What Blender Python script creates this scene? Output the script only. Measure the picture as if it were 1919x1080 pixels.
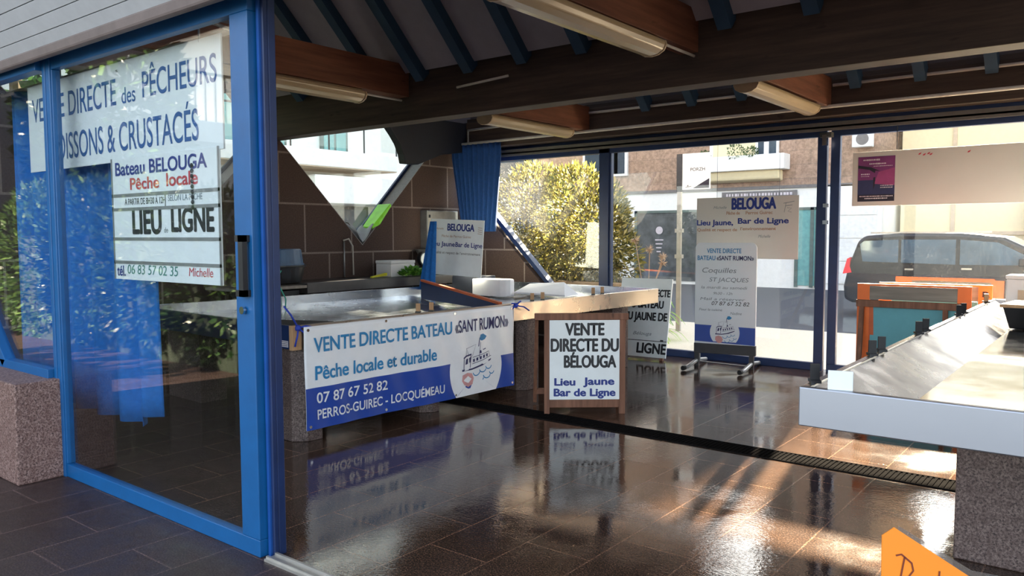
import bpy, bmesh, math, random
from mathutils import Vector, Matrix
random.seed(7)
for o in list(bpy.data.objects): bpy.data.objects.remove(o)
SC = bpy.context.scene; COL = SC.collection
R = math.radians

# ------------------------------------------------------------------ camera
YAW, PITCH, ROLL, FPX = 0.666314, -0.067556, -0.00284, 1486.08
cd = bpy.data.cameras.new('camera'); cam = bpy.data.objects.new('camera', cd); COL.objects.link(cam)
F_ = Vector((-math.sin(YAW)*math.cos(PITCH), math.cos(YAW)*math.cos(PITCH), math.sin(PITCH)))
R0 = Vector((math.cos(YAW), math.sin(YAW), 0)); U0 = R0.cross(F_)
R_ = math.cos(ROLL)*R0 + math.sin(ROLL)*U0; U_ = -math.sin(ROLL)*R0 + math.cos(ROLL)*U0
cam.matrix_world = Matrix(((R_.x, U_.x, -F_.x, 0), (R_.y, U_.y, -F_.y, 0), (R_.z, U_.z, -F_.z, 1.5), (0, 0, 0, 1)))
cd.sensor_width = 36; cd.lens = FPX*36/1919; cd.clip_start = .05; cd.clip_end = 500
SC.camera = cam
SC.view_settings.view_transform = 'Standard'; SC.view_settings.look = 'None'
SC.view_settings.gamma = 1; SC.view_settings.use_curve_mapping = False
SC.view_settings.exposure = 1.0
SC.cycles.use_denoising = True
SC.cycles.transparent_max_bounces = 24; SC.cycles.max_bounces = 10; SC.cycles.diffuse_bounces = 5
SC.cycles.sample_clamp_indirect = 6

# ------------------------------------------------------------------ sky and sun
SUN_EL, SUN_AZ = R(25.8), R(100)          # azimuth counted from +X towards +Y
W = bpy.data.worlds.new('sky'); SC.world = W; W.use_nodes = True
nt = W.node_tree; nt.nodes.clear()
sk = nt.nodes.new('ShaderNodeTexSky'); sk.sky_type = 'NISHITA'; sk.sun_disc = False
sk.sun_elevation = SUN_EL; sk.sun_rotation = R(90)-SUN_AZ; sk.air_density = 1.0; sk.dust_density = 1.2; sk.ozone_density = 1.0
bg = nt.nodes.new('ShaderNodeBackground'); bg.inputs[1].default_value = 0.37
ow = nt.nodes.new('ShaderNodeOutputWorld')
hz = nt.nodes.new('ShaderNodeHueSaturation'); hz.inputs['Saturation'].default_value = .5     # thin winter haze
nt.links.new(sk.outputs[0], hz.inputs['Color']); nt.links.new(hz.outputs[0], bg.inputs[0]); nt.links.new(bg.outputs[0], ow.inputs[0])
sd = bpy.data.lights.new('sun', 'SUN'); sd.energy = 48.0; sd.angle = R(0.9); sd.color = (1.0, .84, .62)
sun = bpy.data.objects.new('sun', sd); COL.objects.link(sun); sun.location = (-5, 30, 18)
sdir = Vector((math.cos(SUN_EL)*math.cos(SUN_AZ), math.cos(SUN_EL)*math.sin(SUN_AZ), math.sin(SUN_EL)))
sun.rotation_euler = sdir.to_track_quat('Z', 'Y').to_euler()

# ------------------------------------------------------------------ materials
def lin(c):
    return tuple(((v/255)/12.92 if v/255 <= .04045 else ((v/255+.055)/1.055)**2.4) for v in c)
class NT:
    def __init__(s, name):
        s.m = bpy.data.materials.new(name); s.m.use_nodes = True; s.t = s.m.node_tree; s.t.nodes.clear()
        s.out = s.t.nodes.new('ShaderNodeOutputMaterial')
    def n(s, ty, **kw):
        x = s.t.nodes.new('ShaderNode'+ty)
        for k, v in kw.items():
            if k.startswith('i_'): x.inputs[k[2:].replace('_', ' ')].default_value = v
            else: setattr(x, k, v)
        return x
    def l(s, a, b): s.t.links.new(a, b)
    def bsdf(s, col=(.5, .5, .5), rough=.5, metal=0, spec=.5):
        b = s.n('BsdfPrincipled'); b.inputs['Base Color'].default_value = (*col, 1); b.inputs['Roughness'].default_value = rough
        b.inputs['Metallic'].default_value = metal; b.inputs['Specular IOR Level'].default_value = spec
        s.l(b.outputs[0], s.out.inputs[0]); s.b = b; return b
    def coord(s, scale=(1, 1, 1), loc=(0, 0, 0), swap=None):
        g = s.n('NewGeometry'); p = g.outputs['Position']
        if swap:
            sx = s.n('SeparateXYZ'); s.l(p, sx.inputs[0]); cx = s.n('CombineXYZ')
            for i, a in enumerate(swap): s.l(sx.outputs[a], cx.inputs[i])
            p = cx.outputs[0]
        mp = s.n('Mapping'); mp.inputs['Scale'].default_value = scale; mp.inputs['Location'].default_value = loc
        s.l(p, mp.inputs[0]); return mp.outputs[0]
    def noise(s, vec, scale, detail=4, rough=.6):
        x = s.n('TexNoise'); x.inputs['Scale'].default_value = scale; x.inputs['Detail'].default_value = detail
        x.inputs['Roughness'].default_value = rough; s.l(vec, x.inputs['Vector']); return x.outputs['Fac']
    def ramp(s, fac, stops):
        r = s.n('ValToRGB'); e = r.color_ramp.elements
        while len(e) < len(stops): e.new(.5)
        for x, (p, c) in zip(e, stops): x.position = p; x.color = (*c, 1) if len(c) == 3 else c
        s.l(fac, r.inputs[0]); return r.outputs[0]
    def mix(s, fac, a, b, mode='MIX'):
        x = s.n('MixRGB', blend_type=mode)
        if isinstance(fac, (int, float)): x.inputs[0].default_value = fac
        else: s.l(fac, x.inputs[0])
        for i, v in ((1, a), (2, b)):
            if isinstance(v, tuple): x.inputs[i].default_value = (*v, 1)
            else: s.l(v, x.inputs[i])
        return x.outputs[0]
    def bump(s, h, strength=.2, dist=.01):
        b = s.n('Bump'); b.inputs['Strength'].default_value = strength; b.inputs['Distance'].default_value = dist
        s.l(h, b.inputs['Height']); s.l(b.outputs[0], s.b.inputs['Normal'])

def mat(name, rgb, rough=.5, metal=0, var=.12, nscale=9, spec=.5, bump=0, raw=False):
    """plain surface with a soft tone variation"""
    t = NT(name); c = rgb if raw else lin(rgb); t.bsdf(c, rough, metal, spec)
    v = t.coord(); f = t.noise(v, nscale)
    t.l(t.ramp(f, [(.3, tuple(x*(1-var) for x in c)), (.7, tuple(min(1, x*(1+var)) for x in c))]), t.b.inputs['Base Color'])
    if bump: t.bump(t.noise(v, nscale*6), bump, .004)
    return t.m

def wood(name, dark, light, axis=0, rough=.6):
    t = NT(name); t.bsdf(rough=rough, spec=.3)
    sc = [14, 14, 14]; sc[axis] = .9
    v = t.coord(tuple(sc)); f = t.noise(v, 1.6, 6, .65)
    base = t.ramp(f, [(.28, lin(dark)), (.55, tuple((a+b)/2 for a, b in zip(lin(dark), lin(light)))), (.78, lin(light))])
    k = t.noise(t.coord((5, 5, 5) if axis is None else tuple(2.2 if i == axis else 7 for i in range(3))), 1.5, 2)
    t.l(t.mix(t.ramp(k, [(.68, (0, 0, 0)), (.74, (.75, .75, .75))]), base, tuple(x*.35 for x in lin(dark))), t.b.inputs['Base Color'])
    t.bump(f, .15, .003); return t.m

def granite(name, cols, rough=.55, scale=90):
    t = NT(name); t.bsdf(rough=rough, spec=.4); v = t.coord()
    f = t.noise(v, scale, 3, .8); g = t.noise(v, scale*.35, 2)
    a = t.ramp(f, [(.36, lin(cols[0])), (.47, lin(cols[1])), (.6, lin(cols[2]))])
    t.l(t.mix(t.ramp(g, [(.42, (0, 0, 0)), (.62, (.5, .5, .5))]), a, lin(cols[3])), t.b.inputs['Base Color'])
    t.bump(f, .12, .003); return t.m

def blocks(name, swap, bw, bh, loc, cols, grout, rough=.8, mortar=.012, speck=70):
    t = NT(name); t.bsdf(rough=rough, spec=.25)
    br = t.n('TexBrick', offset=.5, squash=1); br.inputs['Scale'].default_value = 1
    br.inputs['Brick Width'].default_value = bw; br.inputs['Row Height'].default_value = bh
    br.inputs['Mortar Size'].default_value = mortar; br.inputs['Mortar Smooth'].default_value = .2; br.inputs['Bias'].default_value = 0
    br.inputs['Color1'].default_value = (*lin(cols[0]), 1); br.inputs['Color2'].default_value = (*lin(cols[1]), 1); br.inputs['Mortar'].default_value = (*lin(grout), 1)
    t.l(t.coord(loc=loc, swap=swap), br.inputs['Vector'])
    f = t.noise(t.coord(), speck, 4, .8)
    t.l(t.mix(.8, br.outputs['Color'], t.ramp(f, [(.35, (.62, .6, .6)), (.65, (1.35, 1.3, 1.28))]), 'MULTIPLY'), t.b.inputs['Base Color'])
    t.bump(f, .25, .004); return t.m

def wet_floor(name, wet=True):
    t = NT(name); t.bsdf(rough=.1, spec=.6 if wet else .35)
    br = t.n('TexBrick', offset=.5, squash=1); br.inputs['Scale'].default_value = 1
    br.inputs['Brick Width'].default_value = .613; br.inputs['Row Height'].default_value = .36
    br.inputs['Mortar Size'].default_value = .0045; br.inputs['Mortar Smooth'].default_value = .1
    br.inputs['Color1'].default_value = (1, 1, 1, 1); br.inputs['Color2'].default_value = (.78, .74, .74, 1); br.inputs['Mortar'].default_value = (2.6, 2.5, 2.4, 1)
    t.l(t.coord(loc=(.052, 1.2+.36*40, 0), swap=(1, 0, 2)), br.inputs['Vector'])
    v = t.coord(); f = t.noise(v, 120, 3, .8); g = t.noise(v, 7, 4)
    cols = ((28, 22, 19), (66, 51, 42), (116, 92, 75)) if wet else ((30, 22, 21), (60, 47, 44), (92, 76, 72))
    a = t.ramp(f, [(.36, lin(cols[0])), (.5, lin(cols[1])), (.66, lin(cols[2]))])
    a = t.mix(.5, a, t.ramp(g, [(.3, (.7, .68, .7)), (.7, (1.25, 1.2, 1.15))]), 'MULTIPLY')
    t.l(t.mix(.85, a, br.outputs['Color'], 'MULTIPLY'), t.b.inputs['Base Color'])
    if wet:
        # film of water: smooth puddles between rippled, rougher patches
        pud = t.noise(t.coord((1, 1, 1)), 1.7, 3)
        t.l(t.ramp(pud, [(.35, (.02,)*3), (.62, (.085,)*3)]), t.b.inputs['Roughness'])
        rip = t.noise(t.coord((34, 62, 34)), 1.0, 3, .6); rip2 = t.noise(t.coord((7, 11, 7)), 1.0, 2)
        mx = t.mix(.35, rip, rip2); amt = t.ramp(pud, [(.4, (.18,)*3), (.62, (1,)*3)])
        b = t.n('Bump'); b.inputs['Distance'].default_value = .004; t.l(mx, b.inputs['Height'])
        m1 = t.n('Math', operation='MULTIPLY'); m1.inputs[1].default_value = .42; t.l(amt, m1.inputs[0]); t.l(m1.outputs[0], b.inputs['Strength'])
        b2 = t.n('Bump'); b2.inputs['Distance'].default_value = .004; b2.inputs['Strength'].default_value = .5; b2.invert = True
        t.l(br.outputs['Fac'], b2.inputs['Height']); t.l(b.outputs[0], b2.inputs['Normal']); t.l(b2.outputs[0], t.b.inputs['Normal'])
    else:
        t.l(t.ramp(g, [(.3, (.32,)*3), (.7, (.52,)*3)]), t.b.inputs['Roughness']); t.bump(f, .12, .003)
    return t.m

def glass(name, tint=(.93, .96, .95), dirt=.03, spots=True):
    t = NT(name); tr = t.n('BsdfTransparent'); tr.inputs[0].default_value = (*tint, 1)
    gl = t.n('BsdfGlossy'); gl.inputs['Roughness'].default_value = .01
    fr = t.n('Fresnel'); gg = t.n('NewGeometry'); mr = t.n('MapRange'); mr.inputs['To Min'].default_value = 1.5; mr.inputs['To Max'].default_value = 1/1.5
    t.l(gg.outputs['Backfacing'], mr.inputs[0]); t.l(mr.outputs[0], fr.inputs[0])   # same mirror strength entering and leaving the pane
    m1 = t.n('MixShader'); t.l(fr.outputs[0], m1.inputs[0]); t.l(tr.outputs[0], m1.inputs[1]); t.l(gl.outputs[0], m1.inputs[2])
    df = t.n('BsdfTranslucent'); df.inputs[0].default_value = (.8, .8, .78, 1)
    m2 = t.n('MixShader'); t.l(m1.outputs[0], m2.inputs[1]); t.l(df.outputs[0], m2.inputs[2])
    if spots:
        a = t.noise(t.coord(), 1.1, 4, .7); b = t.noise(t.coord(), 60, 2)
        t.l(t.mix(1.0, t.ramp(a, [(.4, (dirt*.3,)*3), (.7, (dirt,)*3)]), t.ramp(b, [(.55, (.6,)*3), (.72, (3.5,)*3)]), 'MULTIPLY'), m2.inputs[0])
    else: m2.inputs[0].default_value = dirt
    t.l(m2.outputs[0], t.out.inputs[0]); return t.m

def leafm(name, stops, trans=.55):
    t = NT(name); g = t.n('NewGeometry'); r = t.ramp(g.outputs['Random Per Island'], [(p, lin(c)) for p, c in stops])
    d = t.n('BsdfDiffuse'); t.l(r, d.inputs[0]); q = t.n('BsdfTranslucent'); t.l(r, q.inputs[0])
    gl = t.n('BsdfGlossy'); gl.inputs['Roughness'].default_value = .4
    m = t.n('MixShader'); m.inputs[0].default_value = trans; t.l(d.outputs[0], m.inputs[1]); t.l(q.outputs[0], m.inputs[2])
    m2 = t.n('MixShader'); m2.inputs[0].default_value = .06; t.l(m.outputs[0], m2.inputs[1]); t.l(gl.outputs[0], m2.inputs[2])
    t.l(m2.outputs[0], t.out.inputs[0]); return t.m

def steel(name, rgb=(205, 208, 212), rough=.22, axis=1, wear=.08):
    t = NT(name); t.bsdf(lin(rgb), rough, 1.0)
    sc = [180, 180, 180]; sc[axis] = 3
    f = t.noise(t.coord(tuple(sc)), 1, 3); g = t.noise(t.coord(), 5, 4)
    t.l(t.ramp(g, [(.3, (rough*.7,)*3), (.7, (rough+wear,)*3)]), t.b.inputs['Roughness']); t.bump(f, .04, .001); return t.m

def thin_sheet(name, rgb, trans=.35, rough=.45):
    """white plastic board that lets some light through"""
    t = NT(name); b = t.bsdf(lin(rgb), rough); q = t.n('BsdfTranslucent'); q.inputs[0].default_value = (*lin(rgb), 1)
    f = t.noise(t.coord(), 3); t.l(t.ramp(f, [(.3, tuple(x*.95 for x in lin(rgb))), (.7, lin(rgb))]), b.inputs['Base Color'])
    m = t.n('MixShader'); m.inputs[0].default_value = trans; t.l(b.outputs[0], m.inputs[1]); t.l(q.outputs[0], m.inputs[2])
    t.l(m.outputs[0], t.out.inputs[0]); return t.m

M = dict(
    floor=wet_floor('wet_granite_tiles'), pave=wet_floor('dry_granite_tiles', False),
    stone_l=blocks('stone_blocks_end', (1, 2, 0), .705, .58, (.14, -.125+5.8, 0), ((82, 68, 63), (74, 60, 56)), (132, 122, 116)),
    stone_r=blocks('stone_blocks_rear', (0, 2, 1), .705, .58, (.3, -.125+5.8, 0), ((82, 68, 63), (74, 60, 56)), (132, 122, 116)),
    reveal=mat('grey_reveal', (150, 147, 148), .8, nscale=40),
    granite=granite('pink_granite', ((40, 30, 30), (116, 90, 84), (158, 132, 124), (90, 62, 56))),
    granite_d=granite('dark_granite', ((36, 28, 28), (88, 72, 69), (122, 106, 100), (70, 53, 50))),
    blue=mat('blue_frame', (8, 84, 140), .38, var=.08), blue_d=mat('blue_frame_inside', (26, 78, 150), .42, var=.1), navy=mat('navy_paint', (20, 42, 84), .45), navy_k=mat('dark_bracket_paint', (16, 22, 36), .6),
    rafter=mat('blue_rafter', (28, 58, 84), .7), board=mat('ceiling_board', (140, 134, 142), .85, var=.06),
    beam=wood('beam_timber', (46, 38, 34), (82, 66, 57), 0), xbeam=wood('red_timber', (78, 46, 34), (122, 78, 58), 1),
    soffit=mat('soffit_paint', (196, 200, 204), .6, var=.05), fascia=mat('fascia', (112, 100, 96), .7),
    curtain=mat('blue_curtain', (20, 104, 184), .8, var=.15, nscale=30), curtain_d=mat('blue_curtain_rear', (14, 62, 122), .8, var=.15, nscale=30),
    glass=glass('clear_glass', dirt=.02), glass_f=glass('door_glass', (.93, .95, .95), .006), glass_dirty=glass('dusty_glass', (.95, .96, .95), .004),
    white=mat('white_board', (232, 238, 240), .35, var=.03), sheet=thin_sheet('white_plastic_sheet', (206, 205, 200), .012), whitepl=thin_sheet('white_pvc_board', (226, 234, 240), .04),
    vinyl=mat('banner_vinyl', (236, 238, 242), .3, var=.03), vblue=mat('banner_blue', (34, 70, 160), .35, var=.05), vnavy=mat('print_navy', (38, 38, 92), .5), vteal=mat('print_teal', (40, 128, 182), .5),
    ink=mat('black_ink', (26, 28, 34), .5), inkblue=mat('blue_ink', (32, 52, 130), .5), inkred=mat('red_ink', (190, 60, 74), .5), signblue=mat('sign_blue_paint', (34, 86, 150), .5),
    inkgrey=mat('faded_marker', (120, 132, 140), .6), inktan=mat('tan_ink', (170, 130, 104), .6), inkpink=mat('pink_print', (206, 150, 150), .6), inkgreen=mat('green_marker', (64, 128, 118), .6),
    steel=steel('brushed_steel'), steel_x=mat('satin_steel_front', (174, 177, 185), .42, 1.0, var=.02, nscale=2), steel_b=steel('warm_steel', (180, 166, 153), .34, 1),
    tin=mat('grey_metal', (150, 152, 154), .4, .6), alu=mat('aluminium', (190, 186, 178), .38, .7), chrome=mat('chrome', (210, 212, 214), .15, 1),
    black=mat('black_plastic', (26, 27, 31), .35), dgrey=mat('dark_grey_metal', (60, 61, 64), .6), grate=mat('wet_iron', (26, 25, 25), .85, spec=0.0), rubber=mat('rubber', (34, 34, 36), .8),
    lamp=thin_sheet('lamp_diffuser', (178, 160, 130), .2, .2), lampbody=mat('lamp_body', (160, 140, 112), .5),
    pvc=mat('white_conduit', (190, 184, 176), .45), rail=mat('grey_rail', (108, 104, 100), .45, .4),
    woodf=wood('frame_wood', (98, 66, 52), (150, 106, 84), 2), woodp=wood('pale_wood', (168, 128, 92), (206, 168, 128), 2), woodg=wood('grey_wood', (116, 108, 100), (158, 150, 140), 0),
    orange=mat('orange_paint', (238, 116, 44), .5, var=.06), orange_d=mat('orange_edge', (196, 92, 44), .5), teal=mat('teal_panel', (92, 166, 180), .5, var=.05),
    counter=mat('dark_counter', (74, 70, 70), .35), poly=mat('polystyrene', (236, 236, 238), .8, var=.03, bump=.1), bluetub=mat('blue_grey_plastic', (70, 98, 130), .4),
    lettuce=leafm('lettuce_leaf', ((0, (54, 110, 40)), (.6, (110, 170, 66)), (1, (150, 196, 90))), .3), lime=mat('lime_plastic', (150, 240, 60), .4),
    yellow=mat('yellow_plastic', (214, 214, 50), .5), green=mat('olive_plastic', (130, 146, 84), .5), cloth=mat('grey_cloth', (170, 176, 184), .9), string=mat('green_twine', (66, 160, 142), .8), bluecord=mat('blue_cord', (36, 62, 170), .7),
    tray_reflect=mat('painted_dark_reflection', (50, 46, 44), .75, spec=.1), core=mat('dark_undergrowth', (22, 34, 20), .9), hose=mat('yellow_hose', (176, 156, 84), .5), lcard=thin_sheet('orange_card', (244, 140, 20), .1), sleeve=glass('clear_sleeve', (.86, .88, .92), .25, False), marker=mat('brown_marker', (110, 36, 12), .6),
    bush=leafm('variegated_leaf', ((0, (50, 56, 24)), (.4, (98, 94, 38)), (.75, (156, 142, 62)), (1, (206, 190, 116)))), stem=mat('brown_stem', (92, 74, 50), .9),
    hedge=leafm('hedge_leaf', ((0, (24, 48, 26)), (.6, (52, 84, 40)), (1, (90, 116, 60))), .3), tree=leafm('tree_leaf', ((0, (34, 62, 36)), (.6, (66, 100, 54)), (1, (120, 140, 76))), .3),
    agap=leafm('strap_leaf', ((0, (120, 170, 40)), (1, (200, 232, 90))), .55), dry=leafm('dry_flower', ((0, (170, 140, 116)), (1, (222, 196, 168))), .4),
    terrac=mat('planter_stone', (190, 160, 128), .85, nscale=30), asphalt=mat('asphalt', (74, 77, 84), .85, nscale=60, var=.2), sidewalk=mat('sidewalk', (226, 214, 192), .8, nscale=40),
    render_w=mat('white_render', (250, 249, 246), .85, var=.04), render_c=mat('cream_render', (240, 226, 188), .85, var=.04), soff_c=mat('beige_render', (212, 190, 164), .85),
    wall_br=blocks('brown_ashlar', (0, 2, 1), .9, .42, (0, 4, 0), ((174, 148, 130), (160, 136, 118)), (150, 130, 116), .85, .01, 9),
    winglass=mat('dark_window', (58, 70, 84), .12), shopdark=mat('shop_glass', (92, 96, 98), .15, var=.4, nscale=3), winframe=mat('window_white', (250, 250, 248), .6), shopframe=mat('shop_frame', (96, 112, 108), .5), tealwin=mat('teal_glass', (120, 176, 176), .15), grey_s=mat('grey_sign', (120, 116, 116), .6),
    carpaint=mat('dark_car_paint', (6, 12, 32), .22, 0, var=.03), carglass=mat('car_window', (70, 92, 112), .06, 0, var=.25, nscale=2, spec=.8), tyre=mat('tyre', (24, 24, 26), .85), taillight=mat('red_lens', (226, 36, 60), .2),
    purple=mat('poster_purple', (120, 52, 112), .45, var=.2, nscale=6), pnavy=mat('poster_navy', (46, 50, 92), .45, var=.15), pdark=mat('poster_dark', (36, 30, 48), .5), pwhite=mat('poster_white', (214, 206, 214), .5), pink2=mat('poster_magenta', (156, 66, 122), .45, var=.15),
    slate=mat('slate_roof', (92, 96, 106), .8),
)

# ------------------------------------------------------------------ mesh helpers
class B:
    """collects shapes and links them as one mesh object"""
    def __init__(s, o=(0, 0, 0)): s.bm = bmesh.new(); s.o = Vector(o)
    def quad(s, *pts):
        vs = [s.bm.verts.new(Vector(p)-s.o) for p in pts]; s.bm.faces.new(vs); return s
    def hexa(s, p):   # 8 corners: 4 low (ccw from above) then 4 high
        v = [s.bm.verts.new(Vector(q)-s.o) for q in p]
        for f in ((3, 2, 1, 0), (4, 5, 6, 7), (0, 1, 5, 4), (1, 2, 6, 5), (2, 3, 7, 6), (3, 0, 4, 7)): s.bm.faces.new([v[i] for i in f])
        return s
    def box(s, x0, x1, y0, y1, z0, z1):
        return s.hexa([(x0, y0, z0), (x1, y0, z0), (x1, y1, z0), (x0, y1, z0), (x0, y0, z1), (x1, y0, z1), (x1, y1, z1), (x0, y1, z1)])
    def bar(s, a, b, w, h, up=(0, 0, 1)):
        a, b = Vector(a), Vector(b); d = (b-a).normalized(); up = Vector(up)
        if abs(d.dot(up)) > .98: up = Vector((0, 1, 0))
        r = d.cross(up).normalized()*w/2; u = r.cross(d).normalized()*h/2
        c = []
        for q in (a, b): c.append([q-r-u, q+r-u, q+r+u, q-r+u])
        return s.hexa([c[0][0], c[0][1], c[1][1], c[1][0], c[0][3], c[0][2], c[1][2], c[1][3]])
    def prism(s, poly, vec):
        vec = Vector(vec); a = [s.bm.verts.new(Vector(p)-s.o) for p in poly]; b = [s.bm.verts.new(Vector(p)+vec-s.o) for p in poly]
        s.bm.faces.new(a[::-1]); s.bm.faces.new(b); n = len(a)
        for i in range(n): s.bm.faces.new((a[i], a[(i+1) % n], b[(i+1) % n], b[i]))
        return s
    def tube(s, pts, r, seg=8, r1=None):
        pts = [Vector(p) for p in pts]; rings = []; n = len(pts); r1 = r if r1 is None else r1
        ref = Vector((.13, .27, 1)).normalized()
        for i, p in enumerate(pts):
            d = (pts[min(i+1, n-1)]-pts[max(i-1, 0)]).normalized()
            q = ref if abs(d.dot(ref)) < .95 else Vector((1, 0, 0))
            x = d.cross(q).normalized(); y = d.cross(x); rr = r+(r1-r)*i/(n-1)
            rings.append([s.bm.verts.new(p-s.o+(x*math.cos(2*math.pi*k/seg)+y*math.sin(2*math.pi*k/seg))*rr) for k in range(seg)])
        for a, b in zip(rings, rings[1:]):
            for k in range(seg): s.bm.faces.new((a[k], a[(k+1) % seg], b[(k+1) % seg], b[k]))
        s.bm.faces.new(rings[0][::-1]); s.bm.faces.new(rings[-1]); return s
    def lathe(s, prof, c=(0, 0, 0), seg=20, sx=1, sy=1, axis='z'):
        rings = []; c = Vector(c)
        for r, z in prof:
            rg = []
            for k in range(seg):
                a = 2*math.pi*k/seg; p = Vector((math.cos(a)*r*sx, math.sin(a)*r*sy, z))
                if axis == 'y': p = Vector((p.x, p.z, p.y))
                if axis == 'x': p = Vector((p.z, p.x, p.y))
                rg.append(s.bm.verts.new(p+c-s.o))
            rings.append(rg)
        for a, b in zip(rings, rings[1:]):
            for k in range(seg): s.bm.faces.new((a[k], a[(k+1) % seg], b[(k+1) % seg], b[k]))
        s.bm.faces.new(rings[0][::-1]); s.bm.faces.new(rings[-1]); return s
    def grid(s, f, nu, nv):
        v = [[s.bm.verts.new(Vector(f(i/nu, j/nv))-s.o) for j in range(nv+1)] for i in range(nu+1)]
        for i in range(nu):
            for j in range(nv): s.bm.faces.new((v[i][j], v[i+1][j], v[i+1][j+1], v[i][j+1]))
        return s
    def leaf(s, p, d, n, L, w):
        p, d, n = Vector(p)-s.o, Vector(d).normalized(), Vector(n); r = d.cross(n)
        if r.length < 1e-4: r = d.orthogonal()
        r = r.normalized()*w/2; m = p+d*L*.5
        v = [s.bm.verts.new(q) for q in (p, m+r, p+d*L, m-r)]; s.bm.faces.new(v)
        return s
    def ribbon(s, pts, w, y=0):   # flat stroke in the x-z plane
        pts = [Vector((p[0], 0, p[1])) for p in pts]; n = len(pts); L = []; Rr = []
        for i, p in enumerate(pts):
            d = (pts[min(i+1, n-1)]-pts[max(i-1, 0)]); d.normalize(); q = Vector((-d.z, 0, d.x))*w/2
            L.append(s.bm.verts.new(p+q+Vector((0, y, 0))-s.o)); Rr.append(s.bm.verts.new(p-q+Vector((0, y, 0))-s.o))
        for i in range(n-1): s.bm.faces.new((L[i], L[i+1], Rr[i+1], Rr[i]))
        return s
    def flat(s, pts, y=0):
        vs = [s.bm.verts.new(Vector((p[0], y, p[1]))-s.o) for p in pts]; s.bm.faces.new(vs); return s
    def build(s, name, m, parent=None, smooth=False, bevel=0, solid=0, seg=2):
        bm = s.bm; bmesh.ops.recalc_face_normals(bm, faces=bm.faces[:])
        me = bpy.data.meshes.new(name); bm.to_mesh(me); bm.free()
        me.materials.append(M[m] if isinstance(m, str) else m)
        if smooth:
            for p in me.polygons: p.use_smooth = True
        o = bpy.data.objects.new(name, me); COL.objects.link(o)
        if parent: o.parent = parent
        elif s.o.length: o.location = s.o
        if solid: q = o.modifiers.new('solid', 'SOLIDIFY'); q.thickness = solid; q.offset = 0
        if bevel: q = o.modifiers.new('bevel', 'BEVEL'); q.width = bevel; q.segments = seg; q.limit_method = 'ANGLE'
        return o
def tag(o, label, cat, group=None, kind=None):
    o['label'] = label; o['category'] = cat
    if group: o['group'] = group
    if kind: o['kind'] = kind
    return o
def thing(name, label, cat, loc=(0, 0, 0), rotz=0, group=None, rx=0, ry=0):
    o = bpy.data.objects.new(name, None); COL.objects.link(o); o.empty_display_size = .1
    o.location = loc; o.rotation_euler = (rx, ry, rotz); return tag(o, label, cat, group)
def struct(o, label=None):
    o['kind'] = 'structure'
    if label: o['label'] = label
    return o
def sroot(name, label=None):
    o = bpy.data.objects.new(name, None); COL.objects.link(o); return struct(o, label)
def copy_tree(o, parent=None):
    c = o.copy(); COL.objects.link(c); c.parent = parent
    for ch in list(o.children): copy_tree(ch, c)
    return c
_cap = {}
def text(s, x0, x1, z, cap, m, parent, y=-.004, off=0.0, shear=0.0, name='lettering', ext=.0007, space=1.0, bold=None):
    """one line of lettering in the plate's x-z plane, facing -y"""
    def mk(body):
        c = bpy.data.curves.new('t', 'FONT'); c.body = body; c.size = 1; c.offset = off; c.shear = shear; c.space_character = space
        o = bpy.data.objects.new('t', c); COL.objects.link(o); bpy.context.view_layer.update()
        me = bpy.data.meshes.new_from_object(o.evaluated_get(bpy.context.evaluated_depsgraph_get()))
        bpy.data.objects.remove(o); bpy.data.curves.remove(c); return me
    if bold is None: bold = max(0, off-.012)*1.5
    off = min(off, .012)
    key = (round(off, 4))
    if key not in _cap:
        h = mk('H'); ys = [v.co.y for v in h.vertices]; _cap[key] = (min(ys), max(ys)); bpy.data.meshes.remove(h)
    lo, hi = _cap[key]; me = mk(s); xs = [v.co.x for v in me.vertices]; a, b = min(xs), max(xs)
    sz = cap/(hi-lo); sx = (x1-x0)/(b-a)
    for v in me.vertices: v.co = (x0+(v.co.x-a)*sx, y, z+(v.co.y-lo)*sz)
    if bold > 0:       # heavier strokes: the outline laid down again a hair to each side
        bm = bmesh.new(); bm.from_mesh(me); src = bm.verts[:]+bm.edges[:]+bm.faces[:]
        for i, (dx, dz) in enumerate(((-1, 0), (1, 0), (0, .7), (0, -.7))):
            g = bmesh.ops.duplicate(bm, geom=src); vs = [e for e in g['geom'] if isinstance(e, bmesh.types.BMVert)]
            bmesh.ops.translate(bm, verts=vs, vec=(dx*bold*sz, -.00006*(i+1), dz*bold*sz))
        bm.to_mesh(me); bm.free()
    me.materials.clear(); me.materials.append(M[m]); me.name = name
    o = bpy.data.objects.new(name, me); COL.objects.link(o); o.parent = parent; return o

# ------------------------------------------------------------------ shell of the market hall
YF, YR, XL, XR = 2.125, 8.85, -7.7, 1.96
struct(B().box(XL-.3, XR+.3, YF, YR+.12, -.12, 0).build('floor', 'floor'))
struct(B().box(-15.9, 12, -14, YF, -.12, 0).build('pavement', 'pave'))
struct(B().box(-15.9, 12, YR+.12, 12.6, -.14, -.02).build('sidewalk', 'sidewalk'))
struct(B().box(-60, 60, 12.6, 60, -.3, -.15).build('road', 'asphalt'))

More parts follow.
